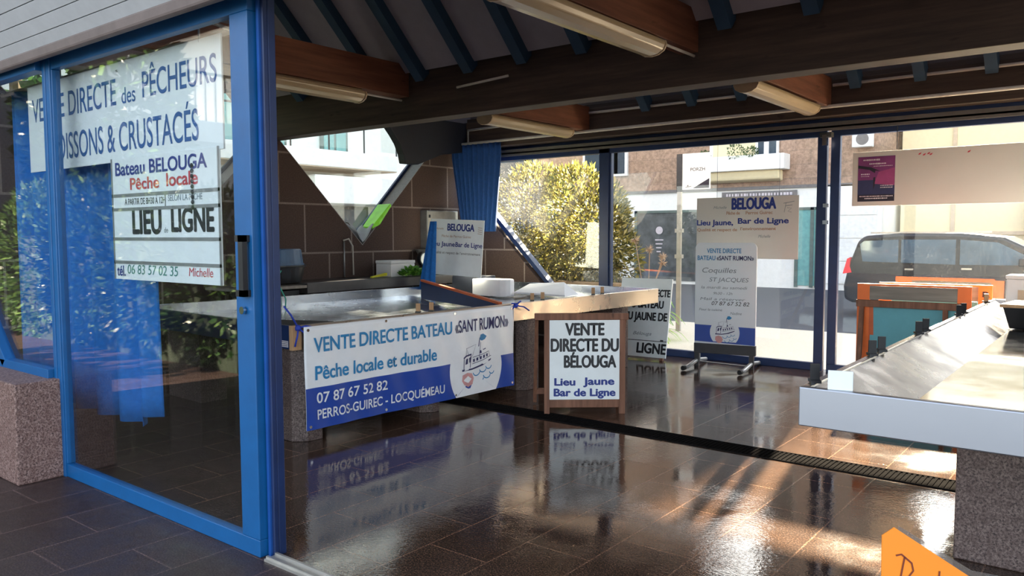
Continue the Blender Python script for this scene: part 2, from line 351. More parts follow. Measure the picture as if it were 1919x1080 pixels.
ZB = 3.06
def endwall(name, xi, xo, top, m):
    """stone end wall: a row of blocks whose top is cut by V openings"""
    out = [(2.25, ZB)]+top+[(YR, ZB), (YR, 0), (2.25, 0)]
    return struct(B().prism([(xi, y, z) for y, z in out], (xo-xi, 0, 0)).build(name, m))
HV = ZB-1.367
endwall('wall_left', XL, XL-.26, [(4.125-HV, ZB), (4.125, 1.367), (5.43, 2.672), (6.735, 1.367), (6.735+HV, ZB)], 'stone_l')
endwall('wall_right', XR, XR+.26, [(4.125-HV, ZB), (4.125, 1.367), (5.43, 2.672), (6.735, 1.367), (6.735+HV, ZB)], 'stone_l')
struct(B().prism([(XL, YR-.12, 0), (-5.50, YR-.12, 0), (XL, YR-.12, 2.13)], (0, .2, 0)).build('wall_rear', 'stone_r'))
# pale facing of the sloping reveals and the blue frames with their panes
for i, (yc, hl, hr) in enumerate(((4.125, HV, 1.305), (6.735, 1.305, HV))):
    w = sroot('window_%d' % (i+3))
    for sg, h in ((1, hr), (-1, hl)): B().prism([(XL-.001, yc, 1.367), (XL-.001, yc+sg*h, 1.367+h), (XL-.001, yc+sg*h, 1.375+h), (XL-.001, yc, 1.378)], (-.25, 0, 0)).build('reveal', 'reveal', w)
    f = B()
    for sg, h in ((1, hr), (-1, hl)): f.bar((XL-.23, yc, 1.40), (XL-.23, yc+sg*h, 1.40+h), .04, .035, (1, 0, 0))
    f.build('frame', 'navy', w)
    B().prism([(XL-.23, yc, 1.42), (XL-.23, yc+hr, 1.42+hr), (XL-.23, yc+hr, ZB), (XL-.23, yc-hl, ZB), (XL-.23, yc-hl, 1.42+hl)], (.008, 0, 0)).build('pane', 'glass', w)

# roof: two gables over main beams, boards on blue rafters
def roofpart(name, y0, z0, y1, z1, x0=XL-.5, x1=XR+.5, th=.09):
    n = Vector((0, -(z1-z0), (y1-y0))).normalized()*th
    return struct(B().hexa([(x0, y0, z0), (x1, y0, z0), (x1, y1, z1), (x0, y1, z1)]+[tuple(Vector(p)+n) for p in ((x0, y0, z0), (x1, y0, z0), (x1, y1, z1), (x0, y1, z1))]).build(name, 'board'))
RG1, RG2 = 3.86, 6.95
Y1 = 5.33
roofpart('ceiling', 2.3, ZB+.05, RG1, ZB+RG1-2.25); roofpart('ceiling', Y1+.02, ZB, RG1, ZB+Y1+.02-RG1)
roofpart('ceiling', Y1+.18, ZB, RG2, ZB+RG2-Y1-.18); roofpart('ceiling', YR+.35, ZB-.12, RG2, ZB-.12+YR+.35-RG2)
for nm, x in (('wall_left', XL-.26), ('wall_right', XR)):
    g = B()
    for a, b, r in ((2.2, Y1+.1, RG1), (Y1+.1, YR+.2, RG2)): g.prism([(x, a, ZB), (x, b, ZB), (x, r, ZB+1.7)], (.26, 0, 0))
    struct(g.build(nm, 'board'))
struct(B().box(XL-.26, XR+.26, Y1, Y1+.2, 2.567, ZB).build('roof_beam', 'beam', bevel=.006), 'central dark timber beam crossing the whole hall')
struct(B().box(XL-.1, XR+.1, 8.45, 8.62, 2.70, ZB).build('roof_beam', 'beam', bevel=.006), 'dark timber beam above the rear glazing')
struct(B().box(XL-.26, XR+.26, 2.2, 2.38, 2.64, ZB).build('roof_beam', 'beam', bevel=.006), 'timber beam over the front doors')
for k, x in enumerate((-5.41, -2.5, .41)):
    for y0, y1 in ((2.38, Y1), (Y1+.2, 8.45)):
        if k == 2: continue
        struct(B().box(x-.14, x, y0, y1, 2.787, 3.08).build('cross_beam', 'xbeam', bevel=.005))
def rafter(x, y0, z0, y1, z1):
    return struct(B().bar((x, y0, z0), (x, y1, z1), .10, .15, (0, 0, 1)).build('rafter', 'rafter'))
for k in range(-2, 10):
    x = -1.69-.585*k; rafter(x, Y1-.02, ZB-.11, RG1, ZB-.11+Y1-.02-RG1)
for k in range(-2, 6):
    x = -1.69-.585*k+.02; rafter(x, 8.44, ZB-.07, RG2, ZB-.07+8.44-RG2)

# front facade: fixed window, glass door, header, soffit
w = sroot('window_1', 'fixed blue framed window left of the glass door')
f = B(); f.box(-6.75, -5.28, 2.05, 2.12, .60, .67); f.box(-6.75, -5.28, 2.05, 2.12, 2.5, 2.6); f.box(-5.275, -5.235, 2.085, 2.12, .60, 2.6)
f.bar((-5.98, 2.085, .64), (-7.0, 2.085, 1.66), .07, .07, (0, 1, 0)); f.build('frame', 'blue', w, bevel=.004)
B().box(-7.0, -5.25, 2.10, 2.108, .66, 2.52).build('pane', 'glass_f', w)
struct(B().box(-5.235, -5.18, 2.09, 2.14, 0, 2.62).build('window_post', 'blue', bevel=.004))
d = sroot('door_1', 'large blue framed sliding glass door at the front')
f = B(); f.box(-5.19, -3.145, 2.10, 2.15, 0.0, .082); f.box(-5.19, -3.145, 2.10, 2.15, 2.5, 2.62); f.box(-3.285, -3.145, 2.10, 2.15, .082, 2.5); f.box(-5.19, -5.172, 2.10, 2.15, .082, 2.5)
f.build('frame', 'blue', d, bevel=.004)
B().box(-5.17, -3.28, 2.122, 2.130, .075, 2.51).build('pane', 'glass_f', d)
h = B(); h.box(-3.20, -3.165, 2.06, 2.085, 1.22, 1.50); h.box(-3.225, -3.165, 2.06, 2.102, 1.22, 1.25); h.box(-3.225, -3.165, 2.06, 2.102, 1.47, 1.50); h.build('handle', 'black', d)
B().lathe([(.018, 0), (.018, .012), (.008, .012), (.008, .02)], (-3.215, 2.08, 1.155), 14, axis='y').build('lock', 'chrome', d)
d2 = sroot('door_2', 'second blue sliding leaf parked behind the glass door')
f = B(); f.box(-3.24, -3.10, 2.175, 2.215, 0.0, 2.62); f.box(-3.145, -3.10, 2.15, 2.175, 0, 2.62); f.build('frame', 'navy', d2, bevel=.004)
f = B(); f.box(-3.137, -3.118, 2.14, 2.15, 0, 2.6); f.build('seal', 'blue_d', d2)
struct(B().box(-7.6, XR, 2.02, 2.2, 2.6, 2.74).build('door_header', 'blue', bevel=.004))
t = B(); t.box(-3.1, XR, 2.09, 2.17, 0, .012); t.box(-3.1, XR, 2.1, 2.112, .012, .022); t.box(-3.1, XR, 2.148, 2.16, .012, .022)
struct(t.build('door_threshold', 'alu'))
struct(B().prism([(-8, 1.975, 2.525), (-8, 2.02, 2.525), (-8, 2.03, 2.585), (-8, 1.965, 2.585)], (10.2, 0, 0)).build('fascia_rail', 'fascia', bevel=.012))
s = B()
for k in range(11):
    a_, b_ = .082*k, .082*k+.077; u = lambda q, n: (2.0-q*.7071-n*.7071, 2.585+q*.7071-n*.7071)
    (ya, za), (yb, zb), (yc, zc), (yd, zd) = u(a_, 0), u(b_, 0), u(b_, -.02), u(a_, -.02)
    s.prism([(-8.4, ya, za), (-8.4, yb, zb), (-8.4, yc, zc), (-8.4, yd, zd)], (10.9, 0, 0))
s.prism([(-8.4, 2.03, 2.585), (-8.4, 1.35, 3.265), (-8.4, 1.35, 3.33), (-8.4, 2.6, 3.33), (-8.4, 2.6, ZB), (-8.4, 2.1, 2.7)], (10.9, 0, 0))
struct(s.build('soffit', 'soffit'))
tag(B((-6, 1.98, 0)).box(-6.85, -5.21, 1.835, 2.13, 0, .615).build('granite_block', 'granite', bevel=.008), 'speckled pink granite block under the front window', 'stone block')

# rear glazing
def rear_pane(root, poly, m='glass'): return B().prism([(x, YR, z) for x, z in poly], (0, .008, 0)).build('pane', m, root)
ZT = 2.535
w = sroot('window_2', 'rear window cut by a diagonal blue frame')
f = B(); f.bar((XL+.02, YR, 2.20), (-5.47, YR, .02), .06, .12, (0, 1, 0)); f.box(-5.485, -5.345, YR-.05, YR+.05, 0, ZT+.1); f.box(XL, -5.345, YR-.05, YR+.05, ZT, ZT+.1); f.build('frame', 'navy', w, bevel=.004)
rear_pane(w, [(XL, ZT), (XL, 2.2), (-5.45, .05), (-5.40, .05), (-5.40, ZT)])
for n, (a, b, pm) in enumerate(((-5.345, -2.64, 'glass_dirty'), (-2.60, .12, 'glass_dirty'))):
    d = sroot('door_%d' % (n+3), ('wide glass door at the rear behind the pavement sign', 'wide glass door at the rear right behind the grey board')[n])
    f = B(); f.box(a, b, YR-.03, YR+.03, 0.0, .085); f.box(a, b, YR-.03, YR+.03, ZT, ZT+.1); f.box(a, a+(.03 if n == 0 else .095), YR-.03, YR+.03, .085, ZT); f.box(b-(.10 if n == 0 else .05), b, YR-.03, YR+.03, .085, ZT)
    f.build('frame', 'navy', d, bevel=.004); rear_pane(d, [(a+.02, .08), (b-.03, .08), (b-.03, ZT+.01), (a+.02, ZT+.01)], pm)
    hb = B()
    if n == 0:
        for z in (1.62, 1.80): hb.box(b-.02, b+.03, YR-.07, YR-.03, z-.02, z+.02)
        hb.build('latch', 'chrome', d)
f = B(); f.box(.12, .22, YR-.05, YR+.05, 0, ZT+.1); f.box(.22, XR, YR-.05, YR+.05, ZT, ZT+.1); struct(f.build('window_post', 'navy'))
struct(B().box(XL, XR, YR-.06, YR+.06, ZT+.1, 2.72).build('rear_lintel', 'navy'))
struct(B().box(XL, XR, YR-.10, YR+.1, 2.72, ZB+.1).build('wall_rear', 'beam'))
struct(B().prism([(XR, YR-.1, 0), (.3, YR-.1, 0), (XR, YR-.1, 1.7)], (0, .2, 0)).build('wall_rear', 'stone_r'))
t = tag(B((0, 8.6, 0)).box(XL+.05, XR, 8.62, 8.74, 2.60, 2.66).box(XL+.05, XR, 8.62, 8.63, 2.57, 2.62).build('door_track', 'rail'), 'grey steel sliding track running above the rear glass doors', 'door track')
t = thing('door_closer', 'small metal catch at the top where the rear doors meet', 'door catch', (-2.63, 8.72, 2.5))
B().box(-.06, .06, 0, .09, .02, .07).build('bracket', 'dgrey', t); B().box(-.025, .02, -.03, .03, -.07, .04).build('catch', 'chrome', t)
# blue corner gusset under the end of the central bay
pts = [(6.80, 3.05), (6.95, 2.90), (7.08, 2.77), (7.17, 2.66), (7.23, 2.54), (7.26, 2.42), (7.5, 2.42), (7.95, 2.58), (8.5, 2.66), (8.55, 3.05)]
struct(B().prism([(-7.45, y, z) for y, z in pts], (-.12, 0, 0)).build('roof_bracket', 'navy_k', bevel=.01))

# conduits and pipes
def pipe(pts, r, label, m='pvc', cat='pipe', name='conduit', seg=8):
    return tag(B(pts[0]).tube(pts, r, seg).build(name, m, smooth=True), label, cat)
pipe([(XL+.05, 8.36, 2.755), (-5.5, 8.36, 2.765), (-2.6, 8.36, 2.78), (1.9, 8.36, 2.79)], .019, 'long pale curtain pole running in front of the rear beam', cat='curtain pole', name='curtain_pole')
pipe([(-5.40, 8.43, 3.0), (-2.66, 8.43, 3.0)], .016, 'thin white conduit along the rear beam between the two short lamps')
pipe([(-2.48, 8.43, 3.0), (1.8, 8.43, 3.01)], .016, 'thin white conduit along the rear beam right of the right rear lamp')
pipe([(-6.2, 8.43, 2.97), (-7.4, 8.43, 2.95), (-7.4, 8.43, 2.75)], .016, 'thin conduit bending down above the rear blue curtain')
pipe([(-4.78, 5.30, 2.80), (-4.2, 5.30, 2.83)], .011, 'short grey conduit slanting on the face of the central beam')

# fluorescent lamps under the cross beams
def lampthing(x, y0, y1, label):
    t = thing('fluorescent_lamp', label, 'ceiling lamp', (x, y0, 2.787), 0, 'fluorescent lamps under the cross beams'); L = y1-y0
    B().box(-.055, .055, .01, L-.01, -.03, 0).build('housing', 'lampbody', t, bevel=.004)
    prof = [(-.1, -.022), (-.108, -.05), (-.09, -.085), (-.05, -.108), (0, -.115), (.05, -.108), (.09, -.085), (.108, -.05), (.1, -.022)]
    B().prism([(px, .02, pz) for px, pz in prof], (0, L-.04, 0)).build('diffuser', 'lamp', t, bevel=.008)
    for a in (0, L-.02): B().prism([(px*1.03, a, pz*1.03) for px, pz in prof], (0, .02, 0)).build('end_cap', 'lampbody', t, bevel=.004)
    return t
lampthing(-5.50, 3.2, 4.80, 'long ceiling lamp on the left cross beam in front of the central beam')
lampthing(-2.57, 3.15, 4.78, 'largest ceiling lamp, nearest, hanging at the top of the view')
lampthing(-5.52, 6.55, 8.12, 'rear ceiling lamp above the blue curtain and green bush')
lampthing(-2.60, 6.45, 8.10, 'rear ceiling lamp above the meeting posts of the rear glass doors')
pipe([(-5.44, 4.80, 2.75), (-5.44, 5.26, 2.75)], .010, 'short cable tube from the left front lamp to the central beam')
pipe([(-2.50, 4.78, 2.75), (-2.50, 5.26, 2.75)], .010, 'short cable tube from the largest lamp to the central beam')

# curtains
def curtain(name, f_top, m, label, nu=90, nv=24):
    return tag(B(f_top(0, 0)).grid(f_top, nu, nv).build(name, m, smooth=True, solid=.004), label, 'curtain')
def cur1(u, v):
    x = -6.72+u*(2.08-.02*v); zb = .40+.05*math.sin(u*9)-(.09 if .35 < u < .9 else 0)*v
    return (x, 2.42+.045*math.sin(u*44+.5*math.sin(u*7))*(1-.2*v), 2.5+(zb-2.5)*v)
def cur1b(u, v):
    # right part is gathered further left at the top and falls wider below
    x = -6.72+u*(1.98+.06*v); s = math.sin(u*46+1.2*math.sin(u*5))
    zb = .29+.02*math.sin(u*5) if u < .42 else (.31 if u < .93 else .38)
    return (x, 2.44+.045*s, 2.56+(zb-2.56)*v)
curtain('curtain', cur1b, 'curtain', 'bright blue curtain hanging behind the front glass door', 140, 16)
pipe([(-6.9, 2.44, 2.575), (-3.75, 2.44, 2.575)], .016, 'pole carrying the bright blue curtain behind the front door', cat='curtain pole', name='curtain_pole')
for x_ in (-6.8, -3.8): pipe([(x_, 2.2, 2.62), (x_, 2.44, 2.58)], .01, 'bracket of the front curtain pole at the %s' % ('outer end by the fixed window' if x_ < -5 else 'end by the door stile'), 'tin', 'bracket', 'bracket')
def cur2(u, v):
    z = 2.74-1.20*v; wd = 1 - .33*max(0, v-.15)/.85; xc = -7.20+.04*v
    x = xc+(u-.5)*.90*wd
    return (x, 8.36+.04*math.sin(u*62+2*math.sin(u*4))*(.6+.4*v), z)
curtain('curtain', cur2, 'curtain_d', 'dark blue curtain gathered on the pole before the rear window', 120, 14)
def cur3(u, v):
    x = -6.72-.12*v+(u-.5)*(.10+.17*v)
    return (x, 7.0+.012*math.sin(u*14), 1.66-.84*v)
t = tag(B((-6.6, 7.0, .82)).grid(cur3, 16, 8).build('blue_cloth', 'curtain', smooth=True, solid=.004), 'narrow blue cloth hanging down the left edge of the leaning sign', 'cloth')

# ------------------------------------------------------------------ left display table
def clip(name, loc, label, group, parent=None, rotz=0, pale=False):
    t = thing(name, label, 'price tag holder', loc, rotz, group)
    B().box(-.02, .02, -.03, .03, 0, .012).build('foot', 'black', t)
    B().box(-.018, .018, -.006, .006, .012, .075).build('plate', 'woodp' if pale else 'black', t); return t
TA = R(-2.78)
T1 = thing('fish_display_table', 'long steel topped fish table on granite piers carrying the banner', 'display table', (-4.64, 3.40, 0), TA)
L1, W1, ZR, ZBt = 4.99, 2.5, .86, .69      # local frame: y along the aisle, -x to the wall
r = B(); r.box(-.03, 0, 0, L1, ZBt, ZR)
r.build('rim', 'steel_b', T1, bevel=.006)
B().box(-W1, -.03, 0, .03, ZBt, ZR-.0).build('end_rim', 'navy', T1, bevel=.004)
r = B(); r.box(-W1, -.03, L1-.03, L1, ZBt, ZR); r.box(-W1, -W1+.03, .03, L1-.03, ZBt, ZR); r.build('back_rim', 'steel', T1, bevel=.004)
B().box(-.036, -.031+.0345, -.004, .075, ZBt-.005, ZR+.002).build('corner_block', 'woodp', T1, bevel=.003)
# the steel bed falls from every rim to a valley, with mitred corners
xv, zv, zt_ = -W1/2, ZBt+.01, ZR-.10
a_, b_, c_, d_ = (-.03, .03, zt_), (-W1+.03, .03, zt_), (-W1+.03, L1-.03, zt_), (-.03, L1-.03, zt_)
e_, f_ = (xv, 1.28, zv), (xv, L1-1.28, zv)
B().quad(a_, d_, f_, e_).quad(c_, b_, e_, f_).build('tray_bed', 'steel', T1, solid=.004); r = B(); r.quad(a_, e_, b_); r.build('tray_end', 'tray_reflect', T1, solid=.004); r = B(); r.quad(d_, c_, f_); r.build('tray_end', 'steel', T1, solid=.004)  # near end facet coloured dark in place of a dark reflection in the steel
for (x0, x1, y0, y1) in ((-.75, -.02, .06, .27), (-.62, .25, 1.3, 1.46), (-.62, .2, 2.55, 2.8), (-2.3, -1.7, 1.2, 1.5), (-.7, .0, 4.2, 4.4)):
    B().prism([(x0, y0, 0), (min(x1, -.04)-.08, y0, 0), (min(x1, -.04), y0+.08, 0), (min(x1, -.04), y1, 0), (x0, y1, 0)], (0, 0, ZBt)).build('pier', 'granite_d', T1, bevel=.006)
B().box(-W1, -W1+.6, .3, .55, 0, ZBt).build('pier', 'granite_d', T1)
# kerb-like granite footing that shows under the banner
def T1p(x, y, z): c, s = math.cos(TA), math.sin(TA); return (-4.64+x*c-y*s, 3.40+x*s+y*c, z)
for i, (yy, lab) in enumerate(((1.226, 'pale price tag holder left of a pair above the banner top'), (1.375, 'pale price tag holder right of a pair above the banner top'), (2.70, 'pale price tag holder left of the knot at the banner end'), (2.86, 'pale price tag holder right of the knot at the banner end'), (3.715, 'grey price tag holder left of the far pair on the table rim'), (3.884, 'grey price tag holder right of the far pair on the table rim'))):
    clip('price_tag_holder', T1p(-.04, yy, ZR), lab, 'price tag holders on the left table', rotz=R(35), pale=True)
clip('price_tag_holder', T1p(-.33, .02, ZR), 'steel price tag holder on the near end of the left table', 'price tag holders on the left table', rotz=0)
# small sticker on the near end
t = B(); t.flat([(-.16, ZBt+.015), (-.05, ZBt+.015), (-.05, ZBt+.06), (-.16, ZBt+.06)], -.002); st = t.build('sticker', 'pwhite', T1)
t = B(); 
for k in range(3): t.ribbon([(-.155, ZBt+.025+.013*k), (-.055, ZBt+.025+.013*k)], .004, -.003)
t.build('sticker_print', 'ink', st)

# banner tied to the table
BN = thing('banner', 'white and blue vinyl banner with a boat emblem tied to the table', 'banner', T1p(.022, .07, .105), TA+R(90))
BL, BH = 2.265, .745
def wav(x, z): return -.010-.012*math.sin(x*5.2+1)*max(0, 1-z/BH)-.004*math.sin(x*23+z*9)-.004
def sheetgrid(z0, z1, x0, x1, nu, nv, off=0):
    b = B(); b.grid(lambda u, v: (x0+(x1-x0)*u, wav(x0+(x1-x0)*u, z0+(z1-z0)*v)-off, z0+(z1-z0)*v), nu, nv); return b
BX = 1.765     # centre of the emblem
sheetgrid(.0, BH, 0, BL, 90, 24).build('vinyl', 'vinyl', BN, smooth=True, solid=.003)
sheetgrid(.0, .30*1, 0, BL, 90, 10, .0022).build('blue_band', 'vblue', BN, smooth=True)
def drape(o, off):       # lay flat print onto the wavy vinyl
    for v in o.data.vertices: v.co.y = wav(v.co.x, v.co.z)-off
    return o
c = B()
pts = [(BX+.335*math.cos(a), .21+.335*math.sin(a)) for a in [R(-39+i*(258/47)) for i in range(48)]]
cen = (BX, .18)
for p, q in zip(pts, pts[1:]):
    n = 6; row = [[(cen[0]+(e[0]-cen[0])*k/n, cen[1]+(e[1]-cen[1])*k/n) for k in range(n+1)] for e in (p, q)]
    for k in range(n): c.flat([row[0][k], row[0][k+1], row[1][k+1], row[1][k]] if k else [row[0][0], row[0][1], row[1][1]])
c.flat([cen, pts[-1], (BX-.26, 0.001), (BX+.26, .001), pts[0]])
emb = drape(c.build('emblem_disc', 'vinyl', BN), .0040)
def emblem(cx, cz, s, parent, y, dr=None, sz=None):
    """fishing boat above waves; unit = disc radius"""
    sz = sz or s; P = lambda pts: [(cx+a*s, cz+b*sz) for a, b in pts]; s0, s = s, (s+sz)/2
    fix = (lambda o: drape(o, dr)) if dr else (lambda o: o)
    b = B()
    b.flat(P([(-.70, .08), (-.70, .0), (-.2, .0), (.3, .10), (.72, .28), (.74, .36), (.70, .33), (.2, .15), (-.2, .06)]), y)   # hull line
    b.ribbon(P([(-.62, .08), (-.60, .52)]), .03*s, y); b.ribbon(P([(-.3, .1), (-.24, .66)]), .03*s, y); b.ribbon(P([(-.62, .52), (-.5, .60), (-.22, .64)]), .05*s, y)
    b.ribbon(P([(-.5, .56), (-.46, .92), (-.36, .60)]), .022*s, y); b.ribbon(P([(-.46, .90), (-.02, 1.02), (-.18, .55)]), .012*s, y)
    b.ribbon(P([(.10, .92), (.16, 1.28)]), .035*s, y); b.ribbon(P([(.14, .45), (.20, 1.08)]), .02*s, y)
    for k in range(5): b.flat(P([(-.14+.155*k, .30+.035*k), (-.06+.155*k, .315+.035*k), (-.06+.155*k, .44+.035*k), (-.14+.155*k, .425+.035*k)]), y)
    b.ribbon(P([(-.18, .24), (.3, .33), (.74, .46)]), .02*s, y); b.ribbon(P([(-.16, .50), (.3, .58), (.62, .66), (.66, .46)]), .018*s, y)
    b.flat(P([(.14, .62), (.26, .64), (.22, .76), (.17, .74)]), y); b.ribbon(P([(.32, .76), (.46, .80)]), .03*s, y)
    b.flat(P([(-.55, .26), (-.42, .28), (-.40, .50), (-.50, .48)]), y); b.flat(P([(-.34, .30), (-.26, .34), (-.22, .56), (-.34, .50)]), y)
    fix(b.build('boat_print', 'vnavy', parent))
    b = B(); b.flat(P([(.14, 1.2), (.2, 1.4), (.34, 1.42), (.52, 1.30), (.42, 1.18), (.26, 1.14)]), y); fix(b.build('fish_flag', 'vteal', parent))
    w_ = B()
    for cx0, cz0, r in ((.02, -.10, .17), (.32, -.02, .15), (.60, .08, .15), (.18, -.38, .19), (.52, -.28, .17), (.76, -.18, .12)):
        w_.ribbon(P([(cx0+r*math.cos(R(a)), cz0+r*math.sin(R(a))) for a in range(190, 352, 16)]), .035*s, y)
    fix(w_.build('wave_print', 'vteal', parent))
    b = B()
    b.flat(P([(-.68, -.15), (-.45, -.08), (-.22, -.14), (-.12, -.35), (-.2, -.58), (-.42, -.66), (-.6, -.55), (-.7, -.38)]), y); fix(b.build('shell_print', 'inkpink', parent))
emblem(BX, .215, .315, BN, -.005, .0062, .215)
def bt(s, x0, x1, z, cap, m, off=.012, shear=.0): return drape(text(s, x0, x1, z, cap, m, BN, off=off, shear=shear, ext=0), .0064)
bt('VENTE DIRECTE BATEAU', .075, 1.46, .555, .105, 'vteal', .018); bt('«SANT RUMON»', 1.50, 2.19, .555, .105, 'vnavy', .013)
bt('Pêche locale et durable', .085, 1.275, .355, .10, 'vteal', .018)
bt('07 87 67 52 82', .092, .76, .185, .075, 'vinyl', .014); bt('PERROS-GUIREC - LOCQUÉMEAU', .092, 1.36, .068, .07, 'vinyl', .014)
for x, z in ((.03, .72), (.75, .725), (1.5, .725), (2.235, .715), (.03, .025), (.75, .025), (1.5, .025), (2.235, .03)):
    B().lathe([(.006, wav(x, z)-.008), (.011, wav(x, z)-.008), (.011, wav(x, z)+.001), (.006, wav(x, z)+.001)], (x, 0, z), 12, axis='y').build('eyelet', 'chrome', BN)
for (px, py, lab, ends) in ((-.03, .04, 'blue cord knotted at the near top corner of the banner', ((-.02, -.1, .16), (.0, .11, -.12), (.01, .10, .0), (.0, -.03, -.13))), (.0, 2.36, 'blue cord knotted at the far top corner of the banner', ((.01, .18, -.06), (-.0, -.06, .02), (.0, .07, .035), (.0, -.05, -.03)))):
    t = thing('cord', lab, 'cord', T1p(px+.045, py, .845), TA, 'blue cords tying the banner')
    k = B()
    k.lathe([(.006, -.02), (.02, -.012), (.024, 0), (.02, .012), (.006, .02)], (0, 0, 0), 10, axis='x'); k.tube([(0, -.02, -.015), (.012, 0, .015), (0, .02, -.015)], .008); k.build('knot', 'bluecord', t, smooth=True)
    for q in ends: B().tube([(0, 0, 0), (q[0]+.012, q[1]*.5, q[2]*.5+.012), q], .007, 6).build('loose_end', 'bluecord', t, smooth=True)

# things on the left table
a, b = Vector((-4.80, 5.90, 0)), Vector((-6.60, 6.66, 0)); nrm = Vector((.39, .92, 0))*.03
t = thing('divider_board', 'dark board with an orange top edge standing across the left table', 'divider', (a.x, a.y, .75))
o_ = (a.x, a.y, .75)
B(o_).hexa([tuple(a+Vector((0, 0, .762))), tuple(a+nrm+Vector((0, 0, .762))), tuple(b+nrm+Vector((0, 0, .745))), tuple(b+Vector((0, 0, .745))), tuple(a+Vector((0, 0, .825))), tuple(a+nrm+Vector((0, 0, .825))), tuple(b+nrm+Vector((0, 0, .95))), tuple(b+Vector((0, 0, .95)))]).build('board', 'navy', t)
B(o_).hexa([tuple(a-nrm*.2+Vector((0, 0, .825))), tuple(a+nrm*1.2+Vector((0, 0, .825))), tuple(b+nrm*1.2+Vector((0, 0, .95))), tuple(b-nrm*.2+Vector((0, 0, .95))), tuple(a-nrm*.2+Vector((0, 0, .85))), tuple(a+nrm*1.2+Vector((0, 0, .85))), tuple(b+nrm*1.2+Vector((0, 0, .975))), tuple(b-nrm*.2+Vector((0, 0, .975)))]).build('edge', 'orange_d', t, bevel=.004)
tag(B((-6.55, 7.6, .78)).box(-6.92, -6.52, 7.55, 7.95, .755, .97).build('crate', 'navy_k', bevel=.01), 'dark navy crate under the leaning white sign', 'crate')
k = B((-6.2, 7.5, .78)); pr_ = [(-6.50, 7.46), (-6.05, 7.46), (-5.99, 7.50), (-5.97, 7.56), (-5.99, 7.66), (-6.05, 7.72), (-6.50, 7.72)]
k.prism([(x, y, .742) for x, y in pr_], (0, 0, .208)); tag(k.build('polystyrene_box', 'poly', bevel=.012), 'white rounded polystyrene box on the far part of the left table', 'polystyrene box')
t = thing('folded_sheet', 'white plastic sheet lying tilted at the far end of the left table', 'plastic sheet', (-5.62, 7.9, .778), R(10), ry=R(0))
B().hexa([(-.38, -.22, .0), (.30, -.22, -.02), (.30, .2, -.02), (-.38, .2, .04), (-.38, -.22, .02), (.30, -.22, -.0), (.10, .2, .13), (-.38, .2, .10)]).build('sheet', 'poly', t, bevel=.004)

# leaning sign sheet by the rear curtain
def plate(name, label, cat, loc, rotz, w, h, m, th=.006, rx=0, ry=0, group=None, bevel=.001):
    t = thing(name, label, cat, loc, rotz, group, rx, ry); B().box(0, w, -th/2, th/2, 0, h).build('board', m, t, bevel=bevel); return t
S3 = plate('sign', 'white sheet sign leaning beside the dark blue rear curtain', 'sign', (-7.10, 7.30, 1.005), R(8), .80, .70, 'white', ry=R(2.5), rx=R(-3))
text('BELOUGA', .26, .66, .56, .085, 'inkblue', S3, off=.03); text('Pêche de Perros Guirec', .18, .62, .475, .03, 'inktan', S3)
text('Lieu Jaune', .005, .385, .36, .058, 'inkblue', S3, off=.02); text('Bar de Ligne', .395, .79, .36, .058, 'inkblue', S3, off=.02)
text('Qualité et respect de l’environnement', .05, .77, .265, .032, 'ink', S3); text('Michelle', .08, .2, .57, .022, 'inktan', S3, shear=.2)
mk = B()
for k in range(4): mk.ribbon([(.715, .61-.025*k), (.775, .605-.025*k)], .005, -.0045)
mk.build('scribble', 'inktan', S3)

# ------------------------------------------------------------------ wash counter along the end wall
C1 = thing('wash_counter', 'dark grey wash counter built along the stone end wall', 'counter', (XL, 5.4, 0))
B().box(.004, .62, 0, 2.6, .86, .975).build('worktop', 'counter', C1, bevel=.006)
for y in (.15, 1.2, 2.3): B().box(.05, .55, y, y+.16, 0, .86).build('pier', 'granite_d', C1)
tag(B((XL+.3, 4.9, .9)).box(XL+.01, -7.06, 4.55, 5.38, .925, .955).build('wall_shelf', 'woodg', bevel=.003), 'grey plank shelf left of the wash counter', 'shelf')
t = thing('cold_box', 'dark grey box standing under the plank shelf', 'box', (-7.42, 5.1, 0)); B().box(-.25, .23, -.25, .26, 0, .84).build('body', 'counter', t, bevel=.01); B().box(-.26, .24, -.26, .27, .84, .90).build('lid', 'dgrey', t, bevel=.006)
t = thing('tub', 'black plastic tub on the plank shelf', 'tub', (-7.36, 5.33, .978)); B().lathe([(.15, 0), (.19, .17), (.205, .175), (.205, .19), (.17, .19), (.14, .02)], (0, 0, 0), 24, sx=.9, sy=1.15).build('bowl', 'black', t, smooth=False)
t = thing('tub', 'blue grey tub turned upside down in the black tub', 'tub', (-7.36, 5.33, 1.167)); B().lathe([(.185, 0), (.185, .02), (.175, .02), (.155, .17), (.14, .18)], (0, 0, 0), 24, sx=.9, sy=1.15).build('bowl', 'bluetub', t)
t = thing('polystyrene_box', 'white square polystyrene box on the wash counter', 'polystyrene box', (-7.40, 7.0, .976)); B().box(-.14, .14, -.19, .22, 0, .16).build('box_body', 'poly', t, bevel=.008); B().box(-.145, .145, -.195, .225, .162, .20).build('lid', 'poly', t, bevel=.008)
tag(B((-7.3, 6.6, .977)).hexa([(-7.30, 6.5, .978), (-7.26, 6.5, .978), (-7.26, 6.74, .995), (-7.30, 6.74, .995), (-7.30, 6.5, .995), (-7.26, 6.5, .995), (-7.26, 6.74, 1.03), (-7.30, 6.74, 1.03)]).build('scraper', 'yellow'), 'yellow scraper lying left of the white polystyrene box', 'scraper')
lt = B((-7.18, 7.05, .98))
